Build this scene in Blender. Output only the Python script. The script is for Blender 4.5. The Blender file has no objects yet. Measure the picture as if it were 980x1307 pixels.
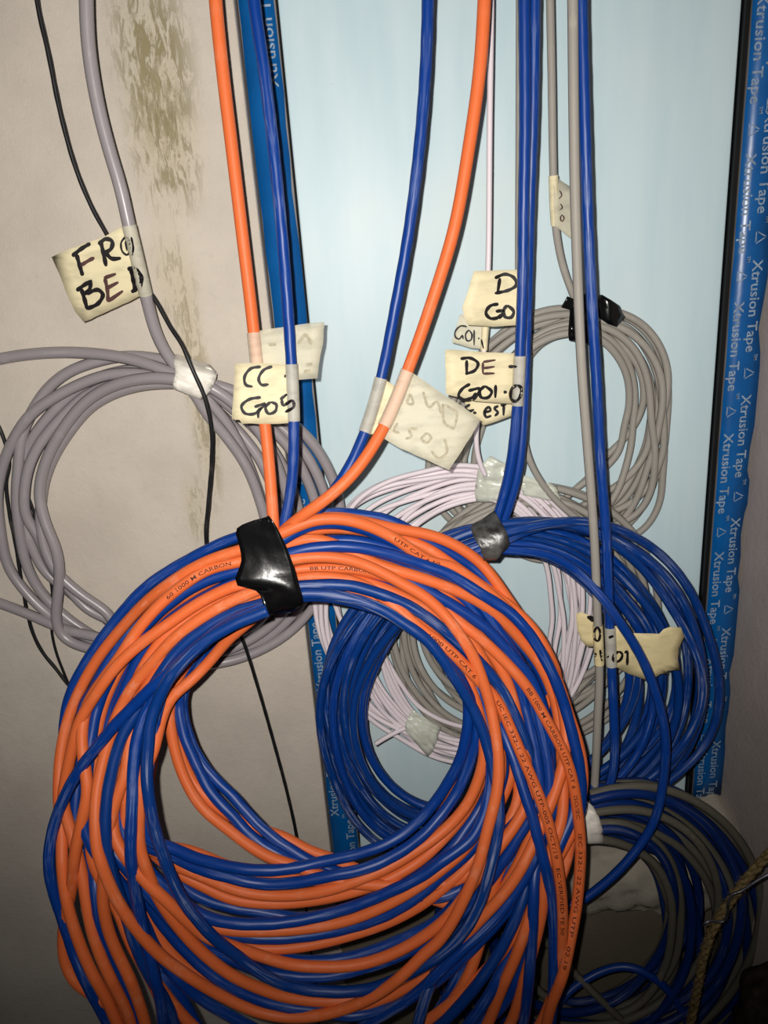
import bpy, bmesh, math, random
import numpy as np
from mathutils import Matrix, Vector

random.seed(7)
rng = np.random.default_rng(11)
sc = bpy.context.scene
COL = sc.collection

# ------------------------------------------------------------------ camera
F_PX, CX, CY = 982.0, 490.0, 653.5
CAM = np.array([0.0, 0.0, 0.72])
g = np.array([0.21, 2.887, 1.0]); g /= np.linalg.norm(g)          # gravity in camera axes (right, down, forward)
ez = np.array([0.0, 0.0, 1.0])
Yw = ez - ez.dot(g) * g; Yw /= np.linalg.norm(Yw)
Zw = -g
Xw = np.cross(Yw, Zw)
RW = np.array([Xw, Yw, Zw])                                       # camera axes -> world
cam = bpy.data.cameras.new('camera')
cam.sensor_fit = 'VERTICAL'; cam.sensor_height = 36.0; cam.sensor_width = 27.0
cam.lens = F_PX / 1307.0 * 36.0
cam.clip_start = 0.01
camo = bpy.data.objects.new('camera', cam); COL.objects.link(camo)
r_, d_, f_ = RW[:, 0], RW[:, 1], RW[:, 2]
camo.matrix_world = Matrix(((r_[0], -d_[0], -f_[0], CAM[0]), (r_[1], -d_[1], -f_[1], CAM[1]),
                            (r_[2], -d_[2], -f_[2], CAM[2]), (0, 0, 0, 1)))
sc.camera = camo

# ------------------------------------------------------------------ light
sc.view_settings.view_transform = 'Standard'
sc.view_settings.look = 'None'
sc.view_settings.gamma = 1.0
sc.view_settings.use_curve_mapping = False
sc.view_settings.exposure = 0.0
world = bpy.data.worlds.new('dark_room'); sc.world = world
world.use_nodes = True
world.node_tree.nodes['Background'].inputs[0].default_value = (0.75, 0.85, 1.0, 1)
world.node_tree.nodes['Background'].inputs[1].default_value = 0.028
fl = bpy.data.lights.new('phone_flash', 'SPOT')                    # the phone's flash beside its lens
fl.energy = 12.0; fl.color = (1.0, 0.96, 0.90); fl.shadow_soft_size = 0.0025
fl.spot_size = math.radians(114); fl.spot_blend = 1.0
flo = bpy.data.objects.new('phone_flash', fl); COL.objects.link(flo)
fpos = CAM + RW @ np.array([-0.012, -0.010, -0.004])
flo.location = fpos
aim = RW @ np.array([-0.05, -0.20, 1.0])
flo.rotation_euler = Vector(aim).to_track_quat('-Z', 'Y').to_euler()

# ------------------------------------------------------------------ projection helpers
def ray(px, py):
    return RW @ np.array([(px - CX) / F_PX, (py - CY) / F_PX, 1.0])
def at(px, py, Y):                                                 # the point at horizontal distance Y seen at a pixel
    d = ray(px, py)
    return CAM + d * (Y / d[1])
def ats(P, Y):
    P = np.asarray(P, float); Y = np.broadcast_to(np.asarray(Y, float), (len(P),))
    D = np.stack([(P[:, 0] - CX) / F_PX, (P[:, 1] - CY) / F_PX, np.ones(len(P))], 1) @ RW.T
    return CAM + D * (Y / D[:, 1])[:, None]
def zdep(px, py, Y):
    return Y / ray(px, py)[1]

# ------------------------------------------------------------------ materials
def lin(c):
    return tuple(((v / 255) / 12.92 if v / 255 <= 0.04045 else ((v / 255 + 0.055) / 1.055) ** 2.4) for v in c) + (1.0,)
def new_mat(name):
    m = bpy.data.materials.new(name); m.use_nodes = True
    nt = m.node_tree; return m, nt, nt.nodes['Principled BSDF']
def N(nt, t, **kw):
    n = nt.nodes.new(t)
    for k, v in kw.items():
        if k.startswith('i_'):
            key = k[2:]; key = int(key) if key.isdigit() else key
            n.inputs[key].default_value = v
        else: setattr(n, k, v)
    return n
def mixc(nt, a, b, fac):
    n = nt.nodes.new('ShaderNodeMix'); n.data_type = 'RGBA'
    for s, v in ((6, a), (7, b)):
        if hasattr(v, 'is_output'): nt.links.new(v, n.inputs[s])
        else: n.inputs[s].default_value = v
    if hasattr(fac, 'is_output'): nt.links.new(fac, n.inputs[0])
    else: n.inputs[0].default_value = fac
    return n.outputs[2]
def ramp(nt, src, a, b, lo=0.0, hi=1.0):
    n = nt.nodes.new('ShaderNodeMapRange'); n.interpolation_type = 'SMOOTHSTEP'
    nt.links.new(src, n.inputs[0])
    n.inputs[1].default_value = a; n.inputs[2].default_value = b
    n.inputs[3].default_value = lo; n.inputs[4].default_value = hi
    return n.outputs[0]
def math_(nt, op, a, b=None):
    n = nt.nodes.new('ShaderNodeMath'); n.operation = op
    for i, v in enumerate((a, b)):
        if v is None: continue
        if hasattr(v, 'is_output'): nt.links.new(v, n.inputs[i])
        else: n.inputs[i].default_value = v
    return n.outputs[0]
def noise(nt, vec, scale, detail=4, rough=0.55, dist=0.0):
    n = nt.nodes.new('ShaderNodeTexNoise')
    n.inputs['Scale'].default_value = scale; n.inputs['Detail'].default_value = detail
    n.inputs['Roughness'].default_value = rough; n.inputs['Distortion'].default_value = dist
    if vec is not None: nt.links.new(vec, n.inputs['Vector'])
    return n.outputs['Fac']
def mapping(nt, vec, scale=(1, 1, 1), loc=(0, 0, 0), rot=(0, 0, 0)):
    n = nt.nodes.new('ShaderNodeMapping'); nt.links.new(vec, n.inputs[0])
    n.inputs['Location'].default_value = loc; n.inputs['Scale'].default_value = scale; n.inputs['Rotation'].default_value = rot
    return n.outputs[0]
def bump(nt, b, h, strength, dist):
    n = nt.nodes.new('ShaderNodeBump'); n.inputs['Strength'].default_value = strength; n.inputs['Distance'].default_value = dist
    nt.links.new(h, n.inputs['Height']); nt.links.new(n.outputs[0], b.inputs['Normal'])

def cable_mat(name, rgb, dust, rough, dust_amt, spec=0.5, streak=(5, 60, 1)):
    m, nt, b = new_mat(name)
    tc = N(nt, 'ShaderNodeTexCoord'); oi = N(nt, 'ShaderNodeObjectInfo')
    off = nt.nodes.new('ShaderNodeVectorMath'); off.operation = 'MULTIPLY_ADD'
    nt.links.new(oi.outputs['Random'], off.inputs[0]); off.inputs[1].default_value = (37, 53, 11)
    mp = mapping(nt, tc.outputs['UV'], streak); nt.links.new(mp, off.inputs[2])
    n1 = noise(nt, off.outputs[0], 1.6, 5, 0.65)
    n2 = noise(nt, off.outputs[0], 0.35, 2, 0.5)
    d = math_(nt, 'MULTIPLY', ramp(nt, n1, 0.50, 0.70), ramp(nt, n2, 0.38, 0.62))
    d = math_(nt, 'MULTIPLY', d, dust_amt)
    v = mixc(nt, tuple(c * 0.86 for c in lin(rgb)[:3]) + (1,), lin(rgb), n2)
    nt.links.new(mixc(nt, v, lin(dust), d), b.inputs['Base Color'])
    nt.links.new(ramp(nt, d, 0, 0.6, rough, min(1, rough + 0.35)), b.inputs['Roughness'])
    b.inputs['Specular IOR Level'].default_value = spec
    bump(nt, b, n1, 0.12, 0.0006)
    return m
M = {}
M['orange'] = cable_mat('orange_sheath', (224, 108, 56), (228, 160, 128), 0.5, 0.35, 0.3)
M['blue'] = cable_mat('blue_sheath', (2, 54, 134), (120, 140, 180), 0.40, 0.5, 0.4, (9, 22, 1))
M['blue2'] = cable_mat('dusty_blue_sheath', (3, 53, 124), (140, 148, 172), 0.42, 0.95, 0.35, (9, 18, 1))
M['grey'] = cable_mat('grey_sheath', (150, 143, 146), (180, 175, 172), 0.33, 0.25, 0.5)
M['taupe'] = cable_mat('warm_grey_sheath', (152, 147, 139), (185, 178, 165), 0.55, 0.35, 0.3)
M['white'] = cable_mat('pinkish_white_sheath', (224, 212, 218), (240, 235, 235), 0.5, 0.2, 0.4)
M['black'] = cable_mat('black_sheath', (22, 22, 24), (90, 88, 80), 0.45, 0.3, 0.4)
M['dim_blue'] = cable_mat('dim_blue_sheath', (3, 40, 104), (110, 115, 130), 0.45, 0.5, 0.3, (9, 18, 1))  # blue sheath darkened in its colour for the flash falloff at bottom right
M['dim_grey'] = cable_mat('dim_dusty_grey_sheath', (98, 94, 84), (125, 118, 104), 0.6, 0.5, 0.25)  # grey sheath with the same dimming put into its colour, plus dust

def plain(name, rgb, rough=0.5, spec=0.5, metal=0.0, nz=0.0, nscale=200.0, bmp=0.0):
    m, nt, b = new_mat(name)
    b.inputs['Roughness'].default_value = rough; b.inputs['Specular IOR Level'].default_value = spec
    b.inputs['Metallic'].default_value = metal
    tc = N(nt, 'ShaderNodeTexCoord'); n = noise(nt, tc.outputs['Object'], nscale, 4)
    k = 1 - nz
    nt.links.new(mixc(nt, tuple(c * k for c in lin(rgb)[:3]) + (1,), lin(rgb), ramp(nt, n, 0.3, 0.7)), b.inputs['Base Color'])
    if bmp: bump(nt, b, n, bmp, 0.001)
    return m
M['ink'] = plain('marker_ink', (24, 18, 22), 0.55, 0.3, nz=0.5, nscale=700)
M['ink2'] = plain('thin_brown_marker_ink', (88, 58, 56), 0.6, 0.3, nz=0.4, nscale=900)
M['print'] = plain('black_print', (58, 28, 18), 0.6, 0.2)
M['tapeprint'] = plain('white_print', (150, 168, 188), 0.6, 0.2, nz=0.45, nscale=600)
M['black_tape'] = plain('black_vinyl_tape', (11, 11, 12), 0.2, 0.4, nz=0.3, nscale=60, bmp=0.3)
M['faint'] = plain('ink_showing_through', (178, 170, 146), 0.7, 0.2, nz=0.3, nscale=500)
M['duct'] = plain('silver_black_tape', (74, 72, 70), 0.36, 0.6, nz=0.8, nscale=160, bmp=0.5)
M['gasket'] = plain('black_gasket', (12, 13, 14), 0.5, 0.3)
M['copper'] = plain('bare_copper', (170, 95, 60), 0.3, 0.5, metal=0.9)
M['steel'] = plain('dull_wire', (120, 120, 128), 0.35, 0.5, metal=0.7, nz=0.7, nscale=250)
M['jute'] = plain('jute', (132, 112, 76), 0.9, 0.1, nz=0.65, nscale=420, bmp=0.8)
M['debris'] = plain('dark_brown_lump', (62, 54, 46), 0.95, 0.1, nz=0.6, nscale=130, bmp=1.0)

def paper(name, rgb, trans, spec=0.3, rough=0.6):
    m, nt, b = new_mat(name)
    tc = N(nt, 'ShaderNodeTexCoord')
    n = noise(nt, tc.outputs['Object'], 260, 5, 0.6)
    n2 = noise(nt, mapping(nt, tc.outputs['Object'], (1, 1, 3)), 60, 3)
    c = mixc(nt, tuple(x * 0.80 for x in lin(rgb)[:3]) + (1,), lin(rgb), ramp(nt, n2, 0.3, 0.6))
    nt.links.new(c, b.inputs['Base Color'])
    b.inputs['Roughness'].default_value = rough; b.inputs['Specular IOR Level'].default_value = spec
    bump(nt, b, n, 0.25, 0.0005)
    t = N(nt, 'ShaderNodeBsdfTransparent')
    mx = N(nt, 'ShaderNodeMixShader'); mx.inputs[0].default_value = 1 - trans
    nt.links.new(t.outputs[0], mx.inputs[1]); nt.links.new(b.outputs[0], mx.inputs[2])
    nt.links.new(mx.outputs[0], nt.nodes['Material Output'].inputs[0])
    return m
M['masking'] = paper('masking_tape', (232, 220, 182), 0.16)
M['masking_thin'] = paper('thin_masking_tape', (230, 224, 200), 0.46)
M['masking_aged'] = paper('aged_masking_tape', (214, 198, 152), 0.05)
M['white_tape'] = paper('white_tape', (236, 230, 220), 0.04)
M['clear_tape'] = paper('cloudy_clear_tape', (222, 226, 212), 0.35, 0.7, 0.25)

def concrete(name, rgb, stain=None, dark=(120, 112, 96), bottom=None):
    m, nt, b = new_mat(name)
    tc = N(nt, 'ShaderNodeTexCoord'); P = tc.outputs['Object']
    n1 = noise(nt, P, 14, 6, 0.6); n2 = noise(nt, P, 160, 4, 0.6); n3 = noise(nt, P, 900, 2)
    c = mixc(nt, tuple(x * 0.86 for x in lin(rgb)[:3]) + (1,), lin(rgb), ramp(nt, n1, 0.3, 0.7))
    c = mixc(nt, c, tuple(x * 0.78 for x in lin(rgb)[:3]) + (1,), ramp(nt, n2, 0.52, 0.8, 0, 0.45))
    c = mixc(nt, c, tuple(min(1, x * 1.25) for x in lin(rgb)[:3]) + (1,), ramp(nt, n3, 0.58, 0.75, 0, 0.35))
    h = math_(nt, 'ADD', math_(nt, 'MULTIPLY', n2, 0.6), math_(nt, 'MULTIPLY', n3, 0.3))
    if stain:
        for (cx, cz, rx, rz, rotd, amt, thr) in stain:
            sx = nt.nodes.new('ShaderNodeSeparateXYZ'); nt.links.new(P, sx.inputs[0])
            dx = math_(nt, 'DIVIDE', math_(nt, 'SUBTRACT', sx.outputs[0], cx), rx)
            dz = math_(nt, 'DIVIDE', math_(nt, 'SUBTRACT', sx.outputs[2], cz), rz)
            dd = math_(nt, 'SQRT', math_(nt, 'ADD', math_(nt, 'MULTIPLY', dx, dx), math_(nt, 'MULTIPLY', dz, dz)))
            sm = mapping(nt, P, (260, 1, 70), rot=(0, math.radians(rotd), 0))
            s = noise(nt, sm, 1.0, 4, 0.7, 0.6)
            msk = math_(nt, 'MULTIPLY', ramp(nt, dd, 1.0, 0.25), ramp(nt, s, thr, thr + 0.14))
            c = mixc(nt, c, lin(dark), math_(nt, 'MULTIPLY', msk, amt))
            c = mixc(nt, c, lin((178, 166, 132)), ramp(nt, dd, 1.1, 0.2, 0, 0.40))
            h = math_(nt, 'SUBTRACT', h, math_(nt, 'MULTIPLY', msk, 0.7))
    nt.links.new(c, b.inputs['Base Color'])
    b.inputs['Roughness'].default_value = 0.85; b.inputs['Specular IOR Level'].default_value = 0.25
    bump(nt, b, h, 0.55, 0.0012)
    return m

# ------------------------------------------------------------------ object helpers
def link(name, verts, faces, mat, parent=None, smooth=False, uvs=None, loc=None):
    verts = np.asarray(verts, float)
    if parent is not None and loc is None: loc = np.array(parent['_base'])
    if loc is not None: verts = verts - np.asarray(loc)
    me = bpy.data.meshes.new(name); me.from_pydata(verts.tolist(), [], faces)
    if mat: me.materials.append(mat)
    if smooth: me.polygons.foreach_set('use_smooth', [True] * len(me.polygons))
    if uvs is not None:
        uv = me.uv_layers.new(name='UVMap')
        li = np.zeros(len(me.loops), int); me.loops.foreach_get('vertex_index', li)
        uv.data.foreach_set('uv', np.asarray(uvs, float)[li].ravel())
    me.update()
    o = bpy.data.objects.new(name, me); COL.objects.link(o)
    if parent is not None: o.parent = parent
    elif loc is not None: o.location = loc
    return o
def thing(name, label, cat, base, group=None):
    o = bpy.data.objects.new(name, None); COL.objects.link(o)
    o.location = base; o['_base'] = [float(v) for v in base]
    o['label'] = label; o['category'] = cat; o.empty_display_size = 0.02
    if group: o['group'] = group
    return o
def tagit(o, label, cat):
    o['label'] = label; o['category'] = cat
def box(x0, x1, y0, y1, z0, z1):
    v = [(x, y, z) for x in (x0, x1) for y in (y0, y1) for z in (z0, z1)]
    f = [(0, 1, 3, 2), (4, 6, 7, 5), (0, 4, 5, 1), (2, 3, 7, 6), (0, 2, 6, 4), (1, 5, 7, 3)]
    return v, f

def catmull(P, step=4.5):
    P = np.asarray(P, float)
    Q = np.vstack([2 * P[0] - P[1], P, 2 * P[-1] - P[-2]])
    out = []
    for i in range(1, len(Q) - 2):
        p0, p1, p2, p3 = Q[i - 1], Q[i], Q[i + 1], Q[i + 2]
        t0 = 0.0; a = 0.5
        t1 = t0 + max(1e-3, np.linalg.norm((p1 - p0)[:2])) ** a
        t2 = t1 + max(1e-3, np.linalg.norm((p2 - p1)[:2])) ** a
        t3 = t2 + max(1e-3, np.linalg.norm((p3 - p2)[:2])) ** a
        n = max(2, int(np.linalg.norm((p2 - p1)[:2]) / 2))
        for t in np.linspace(t1, t2, n, endpoint=False):
            A1 = (t1 - t) / (t1 - t0) * p0 + (t - t0) / (t1 - t0) * p1
            A2 = (t2 - t) / (t2 - t1) * p1 + (t - t1) / (t2 - t1) * p2
            A3 = (t3 - t) / (t3 - t2) * p2 + (t - t2) / (t3 - t2) * p3
            B1 = (t2 - t) / (t2 - t0) * A1 + (t - t0) / (t2 - t0) * A2
            B2 = (t3 - t) / (t3 - t1) * A2 + (t - t1) / (t3 - t1) * A3
            out.append((t2 - t) / (t2 - t1) * B1 + (t - t1) / (t2 - t1) * B2)
    out.append(Q[-2]); out = np.array(out)
    s = np.concatenate([[0], np.cumsum(np.linalg.norm(np.diff(out[:, :2], axis=0), axis=1))])
    n = max(3, int(s[-1] / step))
    si = np.linspace(0, s[-1], n)
    return np.stack([np.interp(si, s, out[:, k]) for k in range(out.shape[1])], 1)
def gsmooth(a, sig, wrap=False):
    n = int(sig * 3) + 1
    k = np.exp(-0.5 * (np.arange(-n, n + 1) / sig) ** 2); k /= k.sum()
    p = np.pad(a, n, mode='wrap' if wrap else 'edge')
    return np.convolve(p, k, 'valid')

def tube(name, C, r, mat, parent, sides=8, closed=False, lump=0.0, caps=True):
    C = np.asarray(C, float); n = len(C)
    if closed: T = np.roll(C, -1, 0) - np.roll(C, 1, 0)
    else: T = np.gradient(C, axis=0)
    T /= np.linalg.norm(T, axis=1)[:, None] + 1e-12
    V = CAM - C
    Nn = V - (V * T).sum(1)[:, None] * T; Nn /= np.linalg.norm(Nn, axis=1)[:, None] + 1e-12
    B = np.cross(T, Nn)
    s = np.concatenate([[0], np.cumsum(np.linalg.norm(np.diff(C, axis=0), axis=1))])
    th = np.arange(sides) / sides * 2 * math.pi
    rr = np.broadcast_to(np.asarray(r, float), (n,))
    R = rr[:, None] * (1 + lump * np.sin(2 * th[None, :] + s[:, None] * 2 * math.pi / 0.016))
    P = C[:, None, :] + R[..., None] * (np.cos(th)[None, :, None] * Nn[:, None, :] + np.sin(th)[None, :, None] * B[:, None, :])
    verts = P.reshape(-1, 3)
    uv = np.stack([np.broadcast_to(np.abs(np.arange(sides) - sides / 2) / sides, (n, sides)), np.broadcast_to(s[:, None], (n, sides))], -1).reshape(-1, 2)
    faces = []
    for i in range(n if closed else n - 1):
        a = i * sides; b = ((i + 1) % n) * sides
        for j in range(sides):
            k = (j + 1) % sides
            faces.append((a + j, a + k, b + k, b + j))
    if caps and not closed:
        faces.append(tuple(range(sides - 1, -1, -1))); faces.append(tuple((n - 1) * sides + j for j in range(sides)))
    o = link(name, verts, faces, mat, parent, True, uv)
    return o

# ------------------------------------------------------------------ a pile of strands: each rests on those under it
class Pile:
    """height field over the scene, in front of a base surface; strands are laid from back to front"""
    RES = 2.0; X0, Y0, X1, Y1 = -120, -60, 1100, 1440
    def __init__(self, base):
        self.w = int((self.X1 - self.X0) / self.RES); self.h = int((self.Y1 - self.Y0) / self.RES)
        self.H = np.zeros((self.h, self.w)); self.own = np.full((self.h, self.w), -1)
        self.base = base; self.jobs = []; self.items = []
    def add(self, pts, rank, r, **info):
        pts = [tuple(p) for p in pts]
        P = catmull([p[:2] for p in pts])
        P[:, 0] = gsmooth(P[:, 0], 2.2); P[:, 1] = gsmooth(P[:, 1], 2.2)
        rk = np.full(len(P), float(rank))
        marks = [(p[0], p[1], p[2]) for p in pts if len(p) > 2]
        if marks:
            prev = 0; cur = float(rank)
            for (x, y, v) in marks:
                d = np.hypot(P[prev:, 0] - x, P[prev:, 1] - y); i = prev + int(np.argmin(d))
                rk[prev:i] = cur; cur = v; prev = i
            rk[prev:] = cur
        it = dict(P=P, rk=rk, r=r, h=np.zeros(len(P)), **info)
        it['id'] = len(self.items); self.items.append(it)
        i = 0
        while i < len(P):
            j = i
            while j < len(P) and rk[j] == rk[i]: j += 1
            self.jobs.append((rk[i], len(self.jobs), it, i, j)); i = j
        return it
    def cells(self, x, y, rp):
        cx = (x - self.X0) / self.RES; cy = (y - self.Y0) / self.RES; R = rp / self.RES
        i0, i1 = max(0, int(cy - R)), min(self.h, int(cy + R) + 2)
        j0, j1 = max(0, int(cx - R)), min(self.w, int(cx + R) + 2)
        if i0 >= i1 or j0 >= j1: return None
        jj, ii = np.meshgrid(np.arange(j0, j1), np.arange(i0, i1))
        d = np.hypot(jj - cx, ii - cy) / max(R, 1e-6)
        return (slice(i0, i1), slice(j0, j1)), d
    def settle(self, squash=0.80, sig=7):
        for rk, _, it, i, j in sorted(self.jobs, key=lambda a: (a[0], a[1])):
            r = it['r'] * squash
            hs = np.zeros(j - i); rps = np.zeros(j - i)
            for k in range(i, j):
                x, y = it['P'][k]; Yb = self.base(x, y)
                rp = it['r'] * F_PX / zdep(x, y, max(0.1, Yb - 0.012)); rps[k - i] = rp
                c = self.cells(x, y, rp)
                h = r
                if c is not None:
                    sl, d = c; m = (d < 0.92) & (self.own[sl] != it['id'])
                    if m.any(): h = max(h, float((self.H[sl][m] + r * np.sqrt(1 - d[m] ** 2)).max()))
                hs[k - i] = h
            if len(hs) > 6:
                w = 4; p = np.pad(hs, w, mode='edge')
                mx = np.max(np.stack([p[a:a + len(hs)] for a in range(2 * w + 1)]), 0)
                hs = gsmooth(0.55 * mx + 0.45 * hs, sig)
            it['h'][i:j] = hs
            for k in range(i, j):
                x, y = it['P'][k]; c = self.cells(x, y, rps[k - i])
                if c is None: continue
                sl, d = c; m = d < 1.0
                top = hs[k - i] + r * np.sqrt(np.clip(1 - d ** 2, 0, 1))
                sub = self.H[sl]; up = m & (top > sub)
                sub[up] = top[up]; self.own[sl][up] = it['id']
        for it in self.items:
            it['h'] = gsmooth(it['h'], 8)
            it['Y'] = np.array([self.base(x, y) for x, y in it['P']]) - it['h']
            it['C'] = ats(it['P'], it['Y'])
    def build(self, parent, sides=8):
        for it in self.items:
            it['obj'] = tube(it['name'], it['C'], it['r'], M[it['mat']], parent, sides, lump=it.get('lump', 0.0))
    def topY(self, x, y, rad=8):
        c = self.cells(x, y, rad)
        if c is None: return self.base(x, y)
        return self.base(x, y) - float(self.H[c[0]].max())

def strand(name, pts, Yfun, r, mat, parent, sides=8, lump=0.0):
    """a cable hanging free: Y given as list of (pixel row, Y) or per point as third value"""
    if callable(Yfun) or Yfun is None:
        P = catmull(pts, 4.5)
        Y = np.array([Yfun(x, y) for x, y in P[:, :2]]) if Yfun else P[:, 2]
    else:
        P = catmull([p[:2] for p in pts], 4.5)
        a = np.array(Yfun, float); Y = np.interp(P[:, 1], a[:, 0], a[:, 1])
    for k in (0, 1): P[:, k] = gsmooth(P[:, k], 3)
    Y = gsmooth(Y, 6)
    C = ats(P[:, :2], Y)
    o = tube(name, C, r, M[mat], parent, sides, lump=lump)
    return dict(P=P[:, :2], Y=Y, C=C, r=r, obj=o)

# lanes between two outlines, for coils that are too tangled to follow strand by strand
class Lanes:
    def __init__(self, center, outer, inner):
        self.c = np.array(center, float)
        def polar(pts):
            d = np.array(pts, float) - self.c
            a = np.arctan2(d[:, 1], d[:, 0]); r = np.hypot(d[:, 0], d[:, 1]); o = np.argsort(a)
            a, r = a[o], r[o]
            return np.concatenate([a - 2 * math.pi, a, a + 2 * math.pi]), np.tile(r, 3)
        self.o = polar(outer); self.i = polar(inner)
    def pt(self, a, t):
        a = (a + math.pi) % (2 * math.pi) - math.pi
        ro = np.interp(a, *self.o); ri = np.interp(a, *self.i)
        r = ro + (ri - ro) * t
        return self.c[0] + r * math.cos(a), self.c[1] + r * math.sin(a)
    def loop(self, a0, t0, amp, n=26, turns=1.0):
        ph = [random.uniform(0, 6.28) for _ in range(3)]
        base = t0; out = []
        drift = random.uniform(-0.25, 0.25)
        for k in range(n + 1):
            u = k / n; a = a0 - 2 * math.pi * turns * u
            w = math.sin(math.pi * u) ** 0.6
            t = base + w * (amp * (0.55 * math.sin(a + ph[0]) + 0.35 * math.sin(2 * a + ph[1]) + 0.15 * math.sin(3 * a + ph[2]))) + drift * (u - 0.5) * w
            out.append(self.pt(a, min(1.05, max(-0.03, t))))
        return out

# ------------------------------------------------------------------ tape tags and marker strokes
def ribbon(pts, w):
    """pixel outline of a marker stroke: two rails"""
    P = catmull(pts, 1.6) if len(pts) > 2 else np.linspace(pts[0], pts[-1], 8)
    T = np.gradient(P, axis=0); T /= np.linalg.norm(T, axis=1)[:, None] + 1e-9
    Nn = np.stack([-T[:, 1], T[:, 0]], 1)
    n = len(P); ww = np.full(n, w / 2 * 1.35)
    ww[0] *= 0.55; ww[-1] *= 0.5
    if n > 4: ww[1] *= 0.9; ww[-2] *= 0.85
    ww = ww * (1 + 0.12 * np.sin(np.arange(n) * 0.9))
    return P - Nn * ww[:, None], P + Nn * ww[:, None]
LAST = [None]
TAG_LABELS = iter(['pale translucent tag with faint marks', 'small tag reading G01-1', 'tag reading FRO BED', 'tag reading D G01', 'tag reading DE - G01-0',
                   'lower tag reading Guest', 'aged torn tag reading 01', 'short curled tag piece reading A 01', 'tag seen from the back, faint dash and A showing through',
                   'tag reading CC - G05', 'tag seen from the back, mirrored writing showing through', 'second tag seen from the back'])
def strokes(name, polys, surf, w, mat, parent, off=-0.0005, label=None):
    parent = LAST[0]
    V, Fc = [], []
    for pl in polys:
        ww = w
        if isinstance(pl, tuple): pl, ww = pl
        a, b = ribbon(np.array(pl, float), ww)
        base = len(V)
        for p, q in zip(a, b):
            V.append(at(p[0], p[1], surf(*p) + off)); V.append(at(q[0], q[1], surf(*q) + off))
        for k in range(len(a) - 1):
            Fc.append((base + 2 * k, base + 2 * k + 1, base + 2 * k + 3, base + 2 * k + 2))
    o = link(name, V, Fc, mat, parent)
    return o
def flag(name, outline, Yf, mat, parent, thick=0.00025, nsub=1):
    """a tape flag: filled outline with thickness, bent by Yf"""
    P = np.array(outline, float)
    bm = bmesh.new()
    ring = []
    for i in range(len(P)):                                        # slightly uneven torn edges
        a, b = P[i], P[(i + 1) % len(P)]
        n = max(1, int(np.hypot(*(b - a)) / 9))
        for k in range(n):
            q = a + (b - a) * k / n
            if k: q = q + rng.normal(0, 0.35, 2)
            ring.append(q)
    cen = np.mean(P, 0)
    vs = []
    for s in (1.0, 0.66, 0.33):
        vs.append([bm.verts.new(at(*(cen + (q - cen) * s), Yf(*(cen + (q - cen) * s)))) for q in ring])
    c = bm.verts.new(at(*cen, Yf(*cen))); n = len(ring)
    for l in range(2):
        for k in range(n):
            m = (k + 1) % n
            bm.faces.new((vs[l][k], vs[l][m], vs[l + 1][m], vs[l + 1][k]))
    for k in range(n): bm.faces.new((vs[2][k], vs[2][(k + 1) % n], c))
    bmesh.ops.recalc_face_normals(bm, faces=bm.faces)
    base = np.array(parent['_base'])
    for v in bm.verts: v.co = Vector(np.array(v.co) - base)
    me = bpy.data.meshes.new(name); bm.to_mesh(me); bm.free()
    me.materials.append(mat)
    me.polygons.foreach_set('use_smooth', [True] * len(me.polygons))
    o = bpy.data.objects.new(name, me); COL.objects.link(o); o.parent = parent
    so = o.modifiers.new('thickness', 'SOLIDIFY'); so.thickness = thick; so.offset = 0
    o['_base'] = parent['_base']
    if name == 'tape_tag': o['label'] = next(TAG_LABELS); LAST[0] = o
    return o
def seg_between(st, p0, p1):
    P = st['P']
    i = int(np.argmin(np.hypot(P[:, 0] - p0[0], P[:, 1] - p0[1]))); j = int(np.argmin(np.hypot(P[:, 0] - p1[0], P[:, 1] - p1[1])))
    return min(i, j), max(i, j) + 1
def sleeve(st, p0, p1, mat, parent, k=1.12):
    i, j = seg_between(st, p0, p1)
    return tube('tape_sleeve', st['C'][i:j], st['r'] * k, mat, LAST[0], 12, caps=False)
def surf_of(st, flagY, k=1.12):
    """front surface of flag plus the sleeve round its cable"""
    P, Y, r = st['P'], st['Y'], st['r'] * k
    def f(x, y):
        d = np.hypot(P[:, 0] - x, P[:, 1] - y); i = int(np.argmin(d))
        rp = r * F_PX / zdep(x, y, Y[i])
        b = flagY(x, y)
        if d[i] < rp: b = min(b, Y[i] - r * math.sqrt(1 - (d[i] / rp) ** 2))
        return b
    return f
def near_Y(st, dy=0.0):
    P, Y = st['P'], st['Y']
    def f(x, y):
        i = int(np.argmin(np.abs(P[:, 1] - y))); return Y[i] + dy
    return f
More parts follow.
